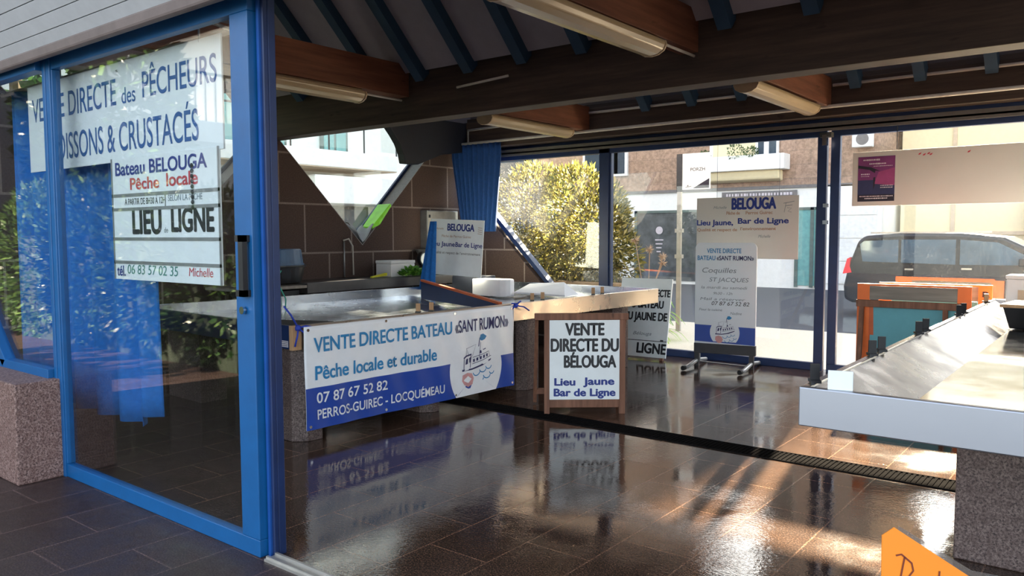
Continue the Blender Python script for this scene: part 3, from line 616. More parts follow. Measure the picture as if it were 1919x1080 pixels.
for k in range(260):
    a = random.uniform(0, 6.28); rr = random.uniform(0, .12); z = random.uniform(0, .10)*(1-(rr/.14)**2)
    lt.leaf((-7.17+rr*math.cos(a)*.8, 7.08+rr*math.sin(a)*1.5, .98+z), (math.cos(a), math.sin(a), random.uniform(.2, 1.2)), (random.uniform(-1, 1), random.uniform(-1, 1), 1), random.uniform(.04, .07), .045)
tag(lt.build('lettuce', 'lettuce'), 'green leafy clump in front of the white box on the wash counter', 'lettuce')
t = thing('kitchen_scale', 'dark scale with a round white dial behind the white box', 'scale', (-7.5, 7.62, .976)); B().box(-.1, .1, -.1, .12, 0, .1).build('scale_base', 'black', t, bevel=.01)
B().lathe([(.095, -.03), (.095, .03)], (.02, -.02, .20), 24, axis='x').build('dial_case', 'black', t); B().lathe([(.08, 0), (.08, .006)], (.05, -.02, .20), 24, axis='x').build('dial', 'white', t); B().lathe([(.02, .1), (.14, .31), (.15, .325), (.12, .32)], (-.03, .08, 0), 20).build('pan', 'tin', t)
t = thing('basket', 'small olive crate at the right end of the wash counter', 'crate', (-7.35, 7.86, .976)); b = B(); b.box(-.13, .13, -.11, .12, 0, .015); b.box(-.13, -.115, -.11, .12, .015, .15); b.box(.115, .13, -.11, .12, .015, .15); b.box(-.115, .115, -.11, -.095, .015, .15); b.box(-.115, .115, .105, .12, .015, .15); b.build('crate_body', 'green', t)
t = thing('electrical_cabinet', 'grey metal cabinet on the stone end wall beside the blue curtain', 'cabinet', (XL, 7.77, 1.31)); B().box(0, .13, 0, .62, 0, .52).build('body', 'tin', t, bevel=.005); B().box(.13, .142, .012, .608, .012, .508).build('door', 'alu', t, bevel=.004)
for z in (.06, .42): B().box(.142, .155, .02, .045, z, z+.04).build('hinge', 'dgrey', t)
pipe([(XL+.02, 6.42, 1.42), (XL+.02, 6.42, .98)], .01, 'thin grey pipe rising from the counter left of the hose', 'tin')
pipe([(XL+.03, 6.40, 1.43), (XL+.05, 6.47, 1.45), (XL+.05, 6.53, 1.36), (XL+.05, 6.54, 1.0)], .011, 'pale hose looping down to the counter from the wall pipe', 'pvc', 'hose', 'hose')
tag(B((XL, 5.23, 1.5)).box(XL, XL+.04, 5.215, 5.25, 1.5, 1.8).build('wall_bar', 'pvc', bevel=.004), 'short white vertical bar fixed to the stone wall by the door', 'wall bar')
t = thing('steel_rod', 'thin steel rod with brackets clamped to the plank shelf', 'rod', (-7.04, 4.94, .86)); B().tube([(0, 0, 0), (0, 0, .50)], .008).build('rod', 'tin', t)
for z in (.03, .40): B().box(-.03, .01, -.025, .025, z, z+.10).build('bracket', 'alu', t)
t = thing('twine', 'green twine knotted round the thin steel rod', 'twine', (-7.03, 4.95, .97)); B().tube([(.03, .06, .16), (.012, .02, .09), (.012, -.012, .02), (.02, .05, -.02), (.04, .10, -.14), (.035, .10, -.22), (.05, .15, -.32)], .007, 6).build('strand', 'string', t, smooth=True); B().lathe([(.003, -.015), (.018, 0), (.003, .015)], (.006, -.006, 0.03), 8).build('knot', 'string', t)
# bag and cloths on the sloping sill
def sill(y, off=0.0, x=-.12): return (XL+x, y, 1.367+(y-6.735)+off)
b = B(sill(6.9)); P_ = [sill(6.93, .012, -.2), sill(7.22, .02, -.22), sill(7.23, .015, .015), sill(7.02, -.02, .02), sill(6.93, .01, -.02)]
b.prism(P_, (0, -.02, .03)); tag(b.build('plastic_bag', 'lime', bevel=.006), 'lime green plastic bag draped over the sloping window sill', 'bag')
b = B((XL-.1, 6.735, 1.40)); b.grid(lambda u, v: (XL-.22+.22*v, 6.50+.42*u, 1.367+abs(6.50+.42*u-6.735)+.06+.03*math.sin(u*9+v*5)), 14, 8); tag(b.build('cloth', 'cloth', smooth=True, solid=.012), 'crumpled grey cloth in the point of the V window', 'cloth')
b = B((XL-.12, 6.7, 1.5)); b.grid(lambda u, v: (XL-.20+.12*v, 6.60+.16*u, 1.44+abs(6.60+.16*u-6.735)+.06+.03*math.sin(u*7+v*4)), 10, 6); tag(b.build('bag', 'black', smooth=True, solid=.02), 'small dark bag lying on the grey cloth in the V window', 'bag')
# hoses on the floor under the table
for (pts, lab) in (([(-6.2, 4.0, .02), (-5.7, 4.25, .02), (-5.3, 4.3, .02), (-5.0, 4.05, .02), (-5.3, 3.85, .02), (-5.8, 3.9, .02)], 'yellow hose lying in a loop on the floor under the left table'),):
    pp = []
    for i in range(len(pts)-1):
        for k in range(6):
            q = [Vector(pts[max(i-1, 0)]), Vector(pts[i]), Vector(pts[i+1]), Vector(pts[min(i+2, len(pts)-1)])]; tt = k/6
            pp.append(.5*((2*q[1])+(q[2]-q[0])*tt+(2*q[0]-5*q[1]+4*q[2]-q[3])*tt**2+(3*q[1]-q[0]-3*q[2]+q[3])*tt**3))
    pipe(pp, .016, lab, 'hose', 'hose', 'hose')
t = thing('hanging_hook', 'pale star shaped knob under the wash counter', 'knob', (-7.05, 7.25, .80)); B().lathe([(.01, 0), (.035, .02), (.01, .04)], (0, 0, 0), 8, axis='x').build('knob_head', 'tin', t); B().box(-.14, .0, -.01, .01, -.01, .01).build('stem', 'tin', t)

# ------------------------------------------------------------------ signs standing in the aisle
A1 = thing('sandwich_board', 'wooden sandwich board with white lettered panel standing on the wet floor', 'sandwich board', (-3.575, 5.5275, 0), R(39.1))
f = B(); f.box(-.34, -.295, -.02, .02, 0, .835); f.box(.285, .335, -.02, .02, 0, .835); f.box(-.42, .36, -.025, .025, .79, .845); f.box(-.295, .285, -.018, .018, .055, .125); f.build('frame', 'woodf', A1, bevel=.004)
B().box(-.297, .285, -.028, -.018, .125, .79).build('panel', 'white', A1, bevel=.002)
f = B()
for x in (-.40, .335): f.bar((x, .03, .82), (x, .42, .02), .04, .03, (1, 0, 0))
f.bar((-.40, .37, .12), (.335, .37, .12), .03, .05); f.build('back_leg', 'woodf', A1, bevel=.003)
for s, x0, x1, z, c in (('VENTE', -.165, .155, .665, .10), ('DIRECTE DU', -.285, .275, .530, .105), ('BÉLOUGA', -.175, .255, .395, .10)): text(s, x0, x1, z, c, 'ink', A1, y=-.030, off=.03)
for s, x0, x1, z, c in (('Lieu', -.255, -.085, .245, .06), ('Jaune', -.015, .24, .25, .06), ('Bar de Ligne', -.26, .25, .155, .062)): text(s, x0, x1, z, c, 'inkblue', A1, y=-.030, off=.035)
# second board behind it
A2 = thing('sandwich_board', 'white lettered board leaning under the far end of the left table', 'sandwich board', (-4.36, 8.41, 0), R(4), rx=R(-12))
B().box(-.62, .045, -.012, .012, .03, .98).build('panel', 'white', A2, bevel=.002); [B().box(x_, x_+.04, -.01, .03, 0, .1).build('leg', 'woodf', A2) for x_ in (-.6, -.03)]
for s, x0, x1, z, c in (('VENTE DIRECTE', -.50, .03, .76, .085), ('DU BATEAU', -.52, -.04, .62, .09), ('LIEU JAUNE DE', -.60, .02, .47, .095), ('LIGNE', -.33, .04, .075, .12)): text(s, x0, x1, z, c, 'ink', A2, y=-.014, off=.03)
text('Bélouga', -.40, -.16, .29, .04, 'inkgrey', A2, y=-.014, shear=.3); f = B(); f.ribbon([(-.62, .225), (.045, .225)], .008, -.014); f.flat([(-.04, .222), (.0, .222), (.0, .245), (-.04, .245)], -.0145); f.build('rail_line', 'dgrey', A2)
# pavement sign
PV = thing('pavement_sign', 'tall rounded white pavement sign on splayed tube feet by the rear glass', 'pavement sign', (-3.568, 8.4315, 0), R(9.85))
rc = [(-.352, .27)]; 
def rrect(x0, x1, z0, z1, r):
    p = [(x0, z0), (x1, z0)]
    for cx, cz, a0 in ((x1-r, z1-r, 0), (x0+r, z1-r, 90)): p += [(cx+r*math.cos(R(a0+k*15)), cz+r*math.sin(R(a0+k*15))) for k in range(7)]
    return p
B().prism([(x, -.02, z) for x, z in rrect(-.36, .315, .25, 1.40, .06)], (0, .035, 0)).build('panel', 'whitepl', PV)
b = B(); b.flat([(-.358, .285), (.313, .265), (.313, .46), (-.358, .475)], -.0215); b.build('blue_band', 'vblue', PV)
b = B(); b.flat([(-.02+.165*math.cos(R(k*10)), .395+.165*math.sin(R(k*10))) for k in range(-4, 23)], -.022); b.build('emblem_disc', 'whitepl', PV)
emblem(-.02, .37, .15, PV, -.0225)
text('VENTE DIRECTE', -.23, .15, 1.285, .05, 'vteal', PV, y=-.0225, off=.016); text('BATEAU', -.335, -.135, 1.205, .05, 'vteal', PV, y=-.0225, off=.016); text('«SANT RUMON»', -.12, .285, 1.205, .05, 'vnavy', PV, y=-.0225, off=.016)
for s, x0, x1, z, c, m in (('Coquilles', -.28, .10, 1.065, .055, 'inkgrey'), ('ST JACQUES', -.20, .235, .965, .045, 'inkgrey'), ('la mardi au samedi', -.29, .22, .885, .03, 'inkgrey'), ('9h30 - 12h', -.15, .06, .82, .028, 'inkgrey'), ('Mail a réserver', -.30, .20, .755, .03, 'inkgrey'), ('07 87 67 52 82', -.17, .245, .70, .042, 'ink'), ('Pour la cuisine', -.31, -.05, .635, .026, 'inkgrey'), ('Nadine', .04, .165, .60, .03, 'inkgrey')): text(s, x0, x1, z, c, m, PV, y=-.0225, shear=.2)
f = B(); f.box(-.365, .32, -.028, .028, .15, .262); f.build('base_bar', 'dgrey', PV, bevel=.004)
for x in (-.335, .275): B().box(x-.025, x+.025, -.02, .02, .0, .15).build('post', 'dgrey', PV)
f = B(); f.tube([(-.30, -.0, .05), (.25, .0, .03)], .006); f.tube([(-.30, 0, .05), (-.30, 0, .14)], .006); f.tube([(.25, 0, .03), (.25, 0, .14)], .006); f.build('brace', 'tin', PV)
for x in (-.335, .275):
    l = B().tube([(x-.03, -.42, .035), (x-.01, -.36, .035), (x, -.04, .06), (x, .04, .06), (x+.02, .32, .03)], .022, 10).build('foot', 'tin', PV, smooth=True)
    B().tube([(x-.033, -.45, .03), (x-.025, -.41, .03)], .026, 10).build('foot_cap', 'rubber', l)

# boards hung on the rear glass
S4 = plate('sign', 'grey white board hanging on the rear glass door above the pavement sign', 'sign', (-4.115, YR-.06, 1.215), 0, 1.20, .705, 'sheet', .006)
text('BELOUGA', .435, .945, .565, .125, 'inkblue', S4, off=.035); text('Michelle', .21, .37, .575, .03, 'inkgrey', S4, shear=.3)
text('Pêche de', .37, .53, .505, .036, 'inktan', S4, off=.02); text('Perros Guirec', .60, .91, .505, .036, 'inktan', S4, off=.02)
text('Lieu Jaune,', .005, .45, .385, .062, 'inkblue', S4, off=.03); text('Bar de Ligne', .51, 1.09, .40, .062, 'inkblue', S4, off=.03)
text('Qualité et respect de', .01, .50, .315, .034, 'inktan', S4, off=.02); text('l’environnement', .54, .95, .325, .034, 'inktan', S4, off=.02)
text('Michelle', .75, .89, .24, .032, 'inkgrey', S4, shear=.3)
mk = B(); mk.ribbon([(1.03, .62), (1.15, .64)], .006, -.0045); mk.ribbon([(1.05, .59), (1.13, .60)], .006, -.0045); mk.ribbon([(1.06, .63), (1.04, .52)], .005, -.0045); mk.ribbon([(1.07, .57), (1.12, .565), (1.08, .53), (1.12, .52)], .005, -.0045); mk.build('scribble', 'inkgrey', S4)
f = B(); f.tube([(.25, .0, .70), (.25, .0, 1.38)], .0018, 5); f.tube([(.98, 0, .70), (.98, .0, 1.38)], .0018, 5); f.build('hanging_wire', 'dgrey', S4)
S5 = plate('board', 'long blank grey board hanging across the rear right glass with a poster', 'board', (-2.365, YR-.06, 1.785), 0, 2.3, .555, 'sheet', .008)
f = B(); f.tube([(.42, .0, .57), (.42, .0, .80)], .004, 6); f.build('hanging_chain', 'dgrey', S5)
for x, z in ((.62, .53), (.66, .52), (.70, .53), (.72, .52), (1.05, .525)): B().flat([(x, z-.035), (x+.02, z-.03), (x+.03, z-.01), (x+.005, z-.02)], -.0052).build('red_paint_mark', 'inkred', S5)
PO = thing('poster', 'purple event poster stuck on the long grey board', 'poster', (-2.31, YR-.066, 1.83))
B().box(0, .355, -.001, .001, 0, .46).build('paper', 'pnavy', PO)
f = B(); f.flat([(0.001, .22), (.354, .22), (.354, .459), (.001, .459)], -.0016); f.build('upper_colour', 'purple', PO)
f = B(); f.flat([(.16, .18), (.354, .16), (.354, .34), (.2, .30)], -.0019); f.build('glow_colour', 'pink2', PO)
f = B(); f.flat([(0.001, .375), (0.001, .345), (.11, .325), (.165, .29), (.17, .315), (.22, .305), (.13, .35)], -.0024); f.flat([(.15, .245), (.17, .25), (.165, .16), (.15, .12)], -.0024); f.flat([(.001, .001), (.354, .001), (.354, .07), (.001, .07)], -.0024); f.build('dark_shape', 'pdark', PO)
for s, x0, x1, z, c in (('CONCERT', .05, .21, .415, .028), ('MUSICAL', .11, .28, .375, .026), ('EN FESTIVAL', .15, .35, .352, .016), ('LE JEUDI', .03, .12, .275, .018), ('20H30', .03, .12, .25, .012), ('SALLE DES FÊTES', .22, .345, .155, .014), ('ENTRÉE LIBRE', .22, .345, .13, .014), ('DU SAMEDI AU DIMANCHE', .02, .34, .045, .016), ('À PERROS', .06, .29, .018, .016)): pass
# illegible pale lines of print on the poster
f = B()
for x0, x1, z, w_ in ((.05, .21, .425, .018), (.11, .27, .385, .016), (.15, .34, .36, .008), (.03, .12, .28, .014), (.03, .11, .258, .006), (.22, .345, .16, .010), (.22, .345, .14, .010), (.02, .34, .052, .012), (.07, .29, .03, .012)):
    x = x0
    while x < x1-.006:
        L = random.uniform(.008, .02); f.ribbon([(x, z), (min(x+L, x1), z+.001)], w_*random.uniform(.6, 1), -.003); x += L+.004
f.build('print', 'pwhite', PO)

# ------------------------------------------------------------------ signs behind the front glass
S1 = plate('sign', 'large bluish white sign hanging behind the front glass door', 'sign', (-5.90, 2.245, 1.925), 0, 2.32, .565, 'white', .01, ry=R(-.1))
for s, x0, x1, z, c in (('VENTE DIRECTE', .07, 1.235, .325, .15), ('des', 1.30, 1.46, .325, .09), ('PÊCHEURS', 1.54, 2.28, .335, .14), ('POISSONS & CRUSTACÉS', .35, 2.10, .06, .16)): text(s, x0, x1, z, c, 'signblue', S1, y=-.0065, off=.006)
text('s', 1.24, 1.265, .51, .02, 'ink', S1, y=-.0065)
f = B(); f.tube([(2.12, 0, .55), (2.12, .0, .66)], .006, 6); f.tube([(.5, 0, .55), (.5, 0, .66)], .006, 6); f.build('hanging_chain', 'tin', S1)
S2 = plate('sign', 'white slatted notice board hanging under the large sign at the front', 'sign', (-4.745, 2.24, 1.245), 0, 1.13, .70, 'white', .01)
for s, x0, x1, z, c, m, o_ in (('Bateau BELOUGA', .05, 1.02, .60, .075, 'inkblue', .02), ('Pêche', .22, .54, .515, .065, 'inkred', .02), ('locale', .62, .93, .52, .07, 'inkred', .02), ('A PARTIR DE 8H30 À 12H', .15, .60, .43, .035, 'ink', .0), ('SELON LA PÊCHE', .63, .97, .44, .032, 'inkgrey', .0), ('LIEU', .235, .55, .265, .135, 'ink', .03), ('de', .58, .62, .27, .03, 'inkgrey', 0), ('LIGNE', .66, 1.07, .275, .125, 'ink', .03), ('tél.', .03, .13, .02, .06, 'inkblue', .02), ('06 83 57 02 35', .155, .71, .035, .052, 'inkgreen', .0), ('Michelle', .82, 1.05, .04, .045, 'inkred', 0)):
    text(s, x0, x1, z, c, m, S2, y=-.0065, off=o_, shear=.12 if m in ('inkgreen',) or s == 'Michelle' else 0)
f = B()
for z in (.485, .405, .235, .10): f.box(.0, 1.13, -.009, -.005, z-.009, z+.009)
f.box(0, .012, -.009, -.005, 0, .7); f.box(1.118, 1.13, -.009, -.005, 0, .7); f.box(.60, .606, -.009, -.005, .414, .476); f.build('slat_rail', 'tin', S2)
f = B(); 
for k in range(9): f.lathe([(.004, -.012), (.009, 0), (.004, .012)], (.885, -.012, .40+.027*k), 8)
f.build('chain', 'dgrey', S2)

# ------------------------------------------------------------------ right display table
T2 = thing('fish_display_table', 'steel fish table with a broad silver front at the right', 'display table', (-1.02, 3.118, 0))
L2, W2, Z2, Zb2 = 5.28, 2.4, .90, .745
B().box(0, W2, 0, .035, Zb2, Z2).build('front_panel', 'steel_x', T2, bevel=.005)
B().box(0, .035, .035, L2, Zb2, Z2).build('side_rim', 'steel', T2, bevel=.004)
r = B(); r.box(.035, W2, L2-.035, L2, Zb2, Z2); r.box(W2-.035, W2, .035, L2-.035, Zb2, Z2); r.build('back_rim', 'steel', T2, bevel=.004)
zb_, zt_, w_ = Zb2+.01, Z2-.012, .28
o4 = [(.035, .035, zt_), (W2-.035, .035, zt_), (W2-.035, L2-.035, zt_), (.035, L2-.035, zt_)]; i4 = [(w_, w_, zb_), (W2-w_, w_, zb_), (W2-w_, L2-w_, zb_), (w_, L2-w_, zb_)]
slope = steel('slope_steel', (124, 124, 128), .3, 1)
for k in range(4): B().quad(o4[k], o4[(k+1) % 4], i4[(k+1) % 4], i4[k]).build('inner_slope', slope, T2, solid=.004)
r = B(); r.quad(*i4); r.build('tray_bed', steel('tray_steel', (138, 134, 128), .10, 1, .04), T2, solid=.004)
B().box(.41, 1.2, .95, 1.15, 0, Zb2).build('pier', 'granite_d', T2, bevel=.008); B().box(.41, 1.2, 3.6, 3.8, 0, Zb2).build('pier', 'granite_d', T2, bevel=.008)
labs = ('dark price tag holder at the near corner of the right steel table', 'dark price tag holder left of the nearest pair on the right table edge', 'dark price tag holder right of the nearest pair on the right table edge', 'dark price tag holder left of the middle pair on the right table edge', 'dark price tag holder right of the middle pair on the right table edge', 'dark price tag holder left of the far pair on the right table edge', 'dark price tag holder right of the far pair on the right table edge', 'lone pale price tag holder at the far corner of the right table')
for (yy, lab) in zip((3.25, 4.14, 4.32, 5.20, 5.40, 6.56, 6.76, 7.9), labs): clip('price_tag_holder', (-1.0, yy, Z2), lab, 'price tag holders on the right table', rotz=R(30), pale=yy > 7)
t = thing('label_plate', 'small white label plate upright on the near corner of the right table', 'label', (-.87, 3.14, Z2), R(12)); B().box(-.045, .045, -.004, .004, 0, .075).build('plate', 'white', t, bevel=.002); B().box(-.045, .045, 0, .03, 0, .004).build('foot', 'tin', t)
t = thing('fish_tub', 'black plastic tub standing at the far end of the right table', 'tub', (-.55, 7.3, .765), R(-6))
b = B(); b.hexa([(-.18, -.18, 0), (.3, -.18, 0), (.3, .2, 0), (-.18, .2, 0), (-.22, -.22, .17), (.34, -.22, .17), (.34, .24, .17), (-.22, .24, .17)]); b.build('tub_body', 'black', t, bevel=.01); b = B(); b.box(-.235, .355, -.235, .255, .165, .19); b.build('tub_rim', 'woodp', t, bevel=.005)
t = thing('polystyrene_box', 'white polystyrene box at the right edge beyond the black tub', 'polystyrene box', (-.5, 8.14, Z2+.002)); B().box(-.37, .4, -.14, .16, 0, .2).build('box_body', 'poly', t, bevel=.01); B().box(-.375, .405, -.145, .165, .202, .235).build('lid', 'poly', t, bevel=.01); B().box(-.28, -.16, -.149, -.14, .02, .11).build('handle', 'soff_c', t)

# orange easels behind the right table
def easel(loc, rotz, label, letters=False):
    t = thing('easel', label, 'easel', loc, rotz, 'orange easels at the rear right')
    f = B(); f.box(-.48, -.37, -.015, .015, 0.03, 1.0); f.box(.37, .48, -.015, .015, .03, 1.0); f.box(-.48, .48, -.015, .015, 1.0, 1.02); f.build('orange_frame', 'orange', t)
    f = B(); f.box(-.37, .37, -.012, .012, .87, .998); f.build('paper_strip', 'woodg', t)
    B().box(-.36, .36, -.008, .008, .12, .86).build('panel', 'teal', t)
    if not letters:
        f = B(); f.box(-.48, .42, -.06, -.016, .80, .865); f.bar((-.43, -.04, .80), (-.40, -.30, .01), .05, .04, (1, 0, 0)); f.bar((.28, -.04, .80), (.32, -.30, .01), .05, .04, (1, 0, 0)); f.build('wood_leg', 'woodf', t, bevel=.003)
        f = B(); f.bar((-.36, .0, .80), (-.34, .02, .02), .05, .03, (0, 1, 0)); f.build('wood_stay', 'orange_d', t)
    return t
easel((-1.62, 8.1, 0), R(2), 'orange edged easel with teal panel and wooden trestle by the rear glass')
E2 = easel((-1.50, 8.42, 0), R(2), 'second orange board standing just behind the trestle easel', True)
B().box(.37, .48, -.02, -.015, .85, 1.0).build('letter_plate', 'orange', E2); text('R', .405, .465, .91, .05, 'ink', E2, y=-.023, off=.03); text('C', .405, .465, .79, .05, 'ink', E2, y=-.017, off=.03)

# orange price card in a clear sleeve, nearest to the camera
K = thing('price_card', 'orange handwritten price card in a clear plastic sleeve at the front', 'price card', (-.255, 1.36, .74), R(36), rx=R(-8))
B().prism([(-.05, 0, 0), (.20, 0, 0), (.20, 0, .14), (-.018, 0, .283), (-.038, 0, .27)], (0, .0015, 0)).build('card', 'lcard', K)
b = B(); b.prism([(.0, .003, 0), (.30, .03, 0), (.28, .03, .13), (.22, .02, .19), (.11, .012, .212), (-.01, .003, .285)], (0, .001, 0)); b.build('sleeve', 'sleeve', K)
b = B(); b.ribbon([(-.017, .238), (-.008, .240), (.008, .226), (.010, .214), (.002, .204), (-.012, .204)], .0028, -.001); b.ribbon([(-.003, .236), (-.010, .206), (-.020, .176)], .0028, -.001); b.ribbon([(-.034, .190), (-.022, .180), (-.012, .178)], .0028, -.001); b.ribbon([(-.008, .204), (.008, .180), (.020, .160)], .0028, -.001)
b.ribbon([(.030, .186), (.040, .188), (.040, .165), (.030, .168), (.030, .178)], .0026, -.001); b.ribbon([(.052, .214), (.048, .185), (.046, .160)], .0028, -.001); b.ribbon([(.040, .192), (.062, .196)], .0024, -.001)
b.build('handwriting', 'marker', K)
t = thing('price_stand', 'small steel stand carrying the orange price card', 'stand', (-.24, 1.38, 0), R(36)); B().tube([(0, 0, 0), (0, 0, .74)], .012).build('pole', 'tin', t); B().lathe([(.14, 0), (.14, .012), (.02, .02)], (0, 0, 0), 20).build('base', 'tin', t); B().box(-.09, .25, -.012, .03, .725, .739).build('ledge', 'tin', t)

# drain channel across the floor
t = thing('drain_grate', 'dark slotted drain channel crossing the wet floor', 'drain', (-2.87, 5.25, 0))
b = B()
for k in range(155):
    x = -2.3+k*.03; b.box(x, x+.016, -.105, .105, .001, .006)
b.box(-2.3, 2.36, -.11, -.10, .001, .007); b.box(-2.3, 2.36, .10, .11, .001, .007); b.build('grate', 'grate', t); B().box(-2.3, 2.36, -.10, .10, .0004, .001).build('channel', 'grate', t)

# ------------------------------------------------------------------ outside at the rear
def shrub_leaves(b, n, blobs, L, w, seed, up=.2):
    rnd = random.Random(seed)
    tot = sum(bb[3]*bb[4]*bb[5] for bb in blobs)
    for cx, cy, cz, rx, ry, rz in blobs:
        for _ in range(int(n*rx*ry*rz/tot)):
            while True:
                u = Vector((rnd.uniform(-1, 1), rnd.uniform(-1, 1), rnd.uniform(-1, 1)))
                if .05 < u.length <= 1: break
            rr = u.length**.35; u.normalize(); p = (cx+u.x*rx*rr, cy+u.y*ry*rr, cz+u.z*rz*rr)
            d = (u.x+rnd.uniform(-.8, .8), u.y+rnd.uniform(-.8, .8), u.z+up+rnd.uniform(-.8, .8))
            b.leaf(p, d, (rnd.uniform(-1, 1), rnd.uniform(-1, 1), rnd.uniform(-1, 1)), L*rnd.uniform(.6, 1.25), w*rnd.uniform(.7, 1.2))
    return b
t = thing('shrub', 'big yellow green shrub growing outside the rear window', 'shrub', (-7.4, 11.0, .5))
b = B((-7.4, 11.0, .5)); shrub_leaves(b, 16000, [(-8.15, 11.0, 1.72, .75, .6, 1.0), (-7.3, 11.0, 1.68, .95, .7, .95), (-6.85, 10.95, 1.45, .55, .6, .80), (-6.5, 10.9, 1.1, .42, .45, .5), (-8.6, 11.1, 1.3, .5, .5, .8), (-7.5, 10.8, .95, 1.1, .5, .5)], .115, .036, 3); b.build('foliage', 'bush', t)
b = B((-7.4, 11.0, .5))
for k in range(16):
    a = random.uniform(0, 6.28); x0 = -7.4+random.uniform(-.8, .8); b.tube([(x0, 11+random.uniform(-.2, .2), .42), (x0+.2*math.cos(a), 11+.2*math.sin(a), 1.1), (x0+.5*math.cos(a), 11+.35*math.sin(a), 1.9)], .018, 6, .006)
b.build('stem', 'stem', t, smooth=True)
t = thing('planter', 'pale stone planter holding the yellow green shrub', 'planter', (-7.3, 11.0, -.02)); b = B(); b.box(-1.7, 1.35, -.6, -.5, 0, .78); b.box(-1.7, 1.35, .5, .6, 0, .78); b.box(-1.7, -1.6, -.5, .5, 0, .78); b.box(1.25, 1.35, -.5, .5, 0, .78); b.build('planter_wall', 'terrac', t, bevel=.02); B().box(-1.6, 1.25, -.5, .5, 0, .42).build('soil', 'stem', t)
t = thing('strap_leaf_plant', 'bright green strap leaved plant with dry flower heads by the planter', 'plant', (-5.52, 10.2, -.02))
b = B(); rnd = random.Random(5)
for k in range(46):
    a = rnd.uniform(0, 6.28); L = rnd.uniform(.35, .6); z0 = rnd.choice((0.05, .3, .55)); pr_ = Vector((.1*math.cos(a), .1*math.sin(a), z0)); prev = None; w_ = .036
    side = Vector((-math.sin(a), math.cos(a), 0))
    for q in range(6):
        tq = q/5; p = pr_+Vector((math.cos(a), math.sin(a), 0))*L*tq*.85+Vector((0, 0, 1))*(L*.9*tq-L*1.0*tq*tq)
        cur = (p-side*w_*(1-tq*.8), p+side*w_*(1-tq*.8))
        if prev: b.quad(prev[0], prev[1], cur[1], cur[0])
        prev = cur
b.build('leaves', 'agap', t); B().tube([(0, 0, 0), (0, 0, .6)], .05).build('stem', 'stem', t)
for k, (dx, dy, z) in enumerate(((-.27, .1, 1.43), (.02, .0, 1.30), (.26, -.05, 1.20), (.18, .1, 1.10))):
    s_ = B().tube([(0, 0, .5), (dx*.5, dy*.5, .85), (dx, dy, z)], .008, 6).build('flower_stalk', 'dry', t)
    f = B()
    for q in range(70):
        u = Vector((rnd.gauss(0, 1), rnd.gauss(0, 1), rnd.gauss(0, 1))).normalized(); f.leaf((dx, dy, z), u, (rnd.random(), rnd.random(), rnd.random()), rnd.uniform(.06, .09), .012)
    f.build('flower_head', 'dry', s_)
# bus stop
t = thing('bus_stop_sign', 'bus stop pole with a white flag sign beyond the rear glass', 'bus stop sign', (-5.60, 11.34, -.02))
B().box(-.035, .035, -.02, .02, 0, 2.75).build('pole', 'alu', t); B().box(-.045, .045, -.025, .025, 2.17, 2.75).build('pole_cap', 'dgrey', t); p_ = B().box(.045, .50, -.012, .012, 2.2, 2.75).build('flag_panel', 'white', t, bevel=.003)
text('PORZH', .18, .42, 2.48, .05, 'dgrey', t, y=-.0135, off=.01); b = B(); b.flat([(.22, 2.215), (.49, 2.215), (.49, 2.36)], -.0135); b.build('corner_print', 'pdark', t); b = B(); b.ribbon([(.1, 2.235), (.2, 2.25)], .012, -.0135); b.ribbon([(.13, 2.25), (.15, 2.265)], .02, -.0135); b.build('logo_print', 'grey_s', t)
b = B(); b.box(-.06, .06, -.035, .035, 1.14, 1.2); b.box(-.06, .06, -.035, .035, 1.54, 1.6); b.build('clamp', 'alu', t)

# the house with a shop across the road
H = thing('shop_house', 'brown stone house with a white shop front across the road', 'house', (-14, 24, -.15)); ho = (-14, 24, -.15)
B(ho).box(-40, -5.75, 24, 32, -.15, 2.9).build('ground_floor', 'render_w', H); b = B(ho); b.box(-40, -11.2, 24.03, 32, 2.9, 9.6); b.box(-11.2, -9.0, 24.03, 32, 2.9, 7.4); b.box(-9.0, -5.75, 24.03, 32, 2.9, 10.6); b.build('upper_floor', 'wall_br', H)  # unseen tops stepped to shade the hall floor and let sun reach the shrub
b = B(ho); b.box(-40, -5.7, 23.93, 24.1, 2.86, 2.95); b.build('string_course', 'grey_s', H)
def shopwin(x0, x1, z0, z1, m, y=23.98, fm='shopframe'):
    f = B(ho); f.box(x0, x1, y-.04, y, z1-.08, z1); f.box(x0, x0+.1, y-.04, y, z0, z1); f.box(x1-.1, x1, y-.04, y, z0, z1); f.box((x0+x1)/2+.1, (x0+x1)/2+.2, y-.04, y, z0, z1); fr = f.build('window', fm, H)
    B(ho).box(x0+.02, x1-.02, y-.012, y+.02, z0+.05, z1-.02).build('window_pane', m, fr)
shopwin(-13.5, -10.55, -.1, 2.28, 'shopdark'); shopwin(-8.05, -7.35, -.1, 2.28, 'tealwin'); shopwin(-17.6, -15, -.1, 2.28, 'shopdark'); shopwin(-21.5, -19, -.1, 2.28, 'shopdark')
b = B(ho); b.lathe([(.13, 23.93), (.13, 23.94)], (-12.55, 0, 1.62), 18, axis='y'); 
for k in range(4): b.box(-12.7+.02*k, -12.4-.03*k, 23.93, 23.94, 1.28-.13*k, 1.32-.13*k)
b.build('window_sticker', 'pwhite', H)
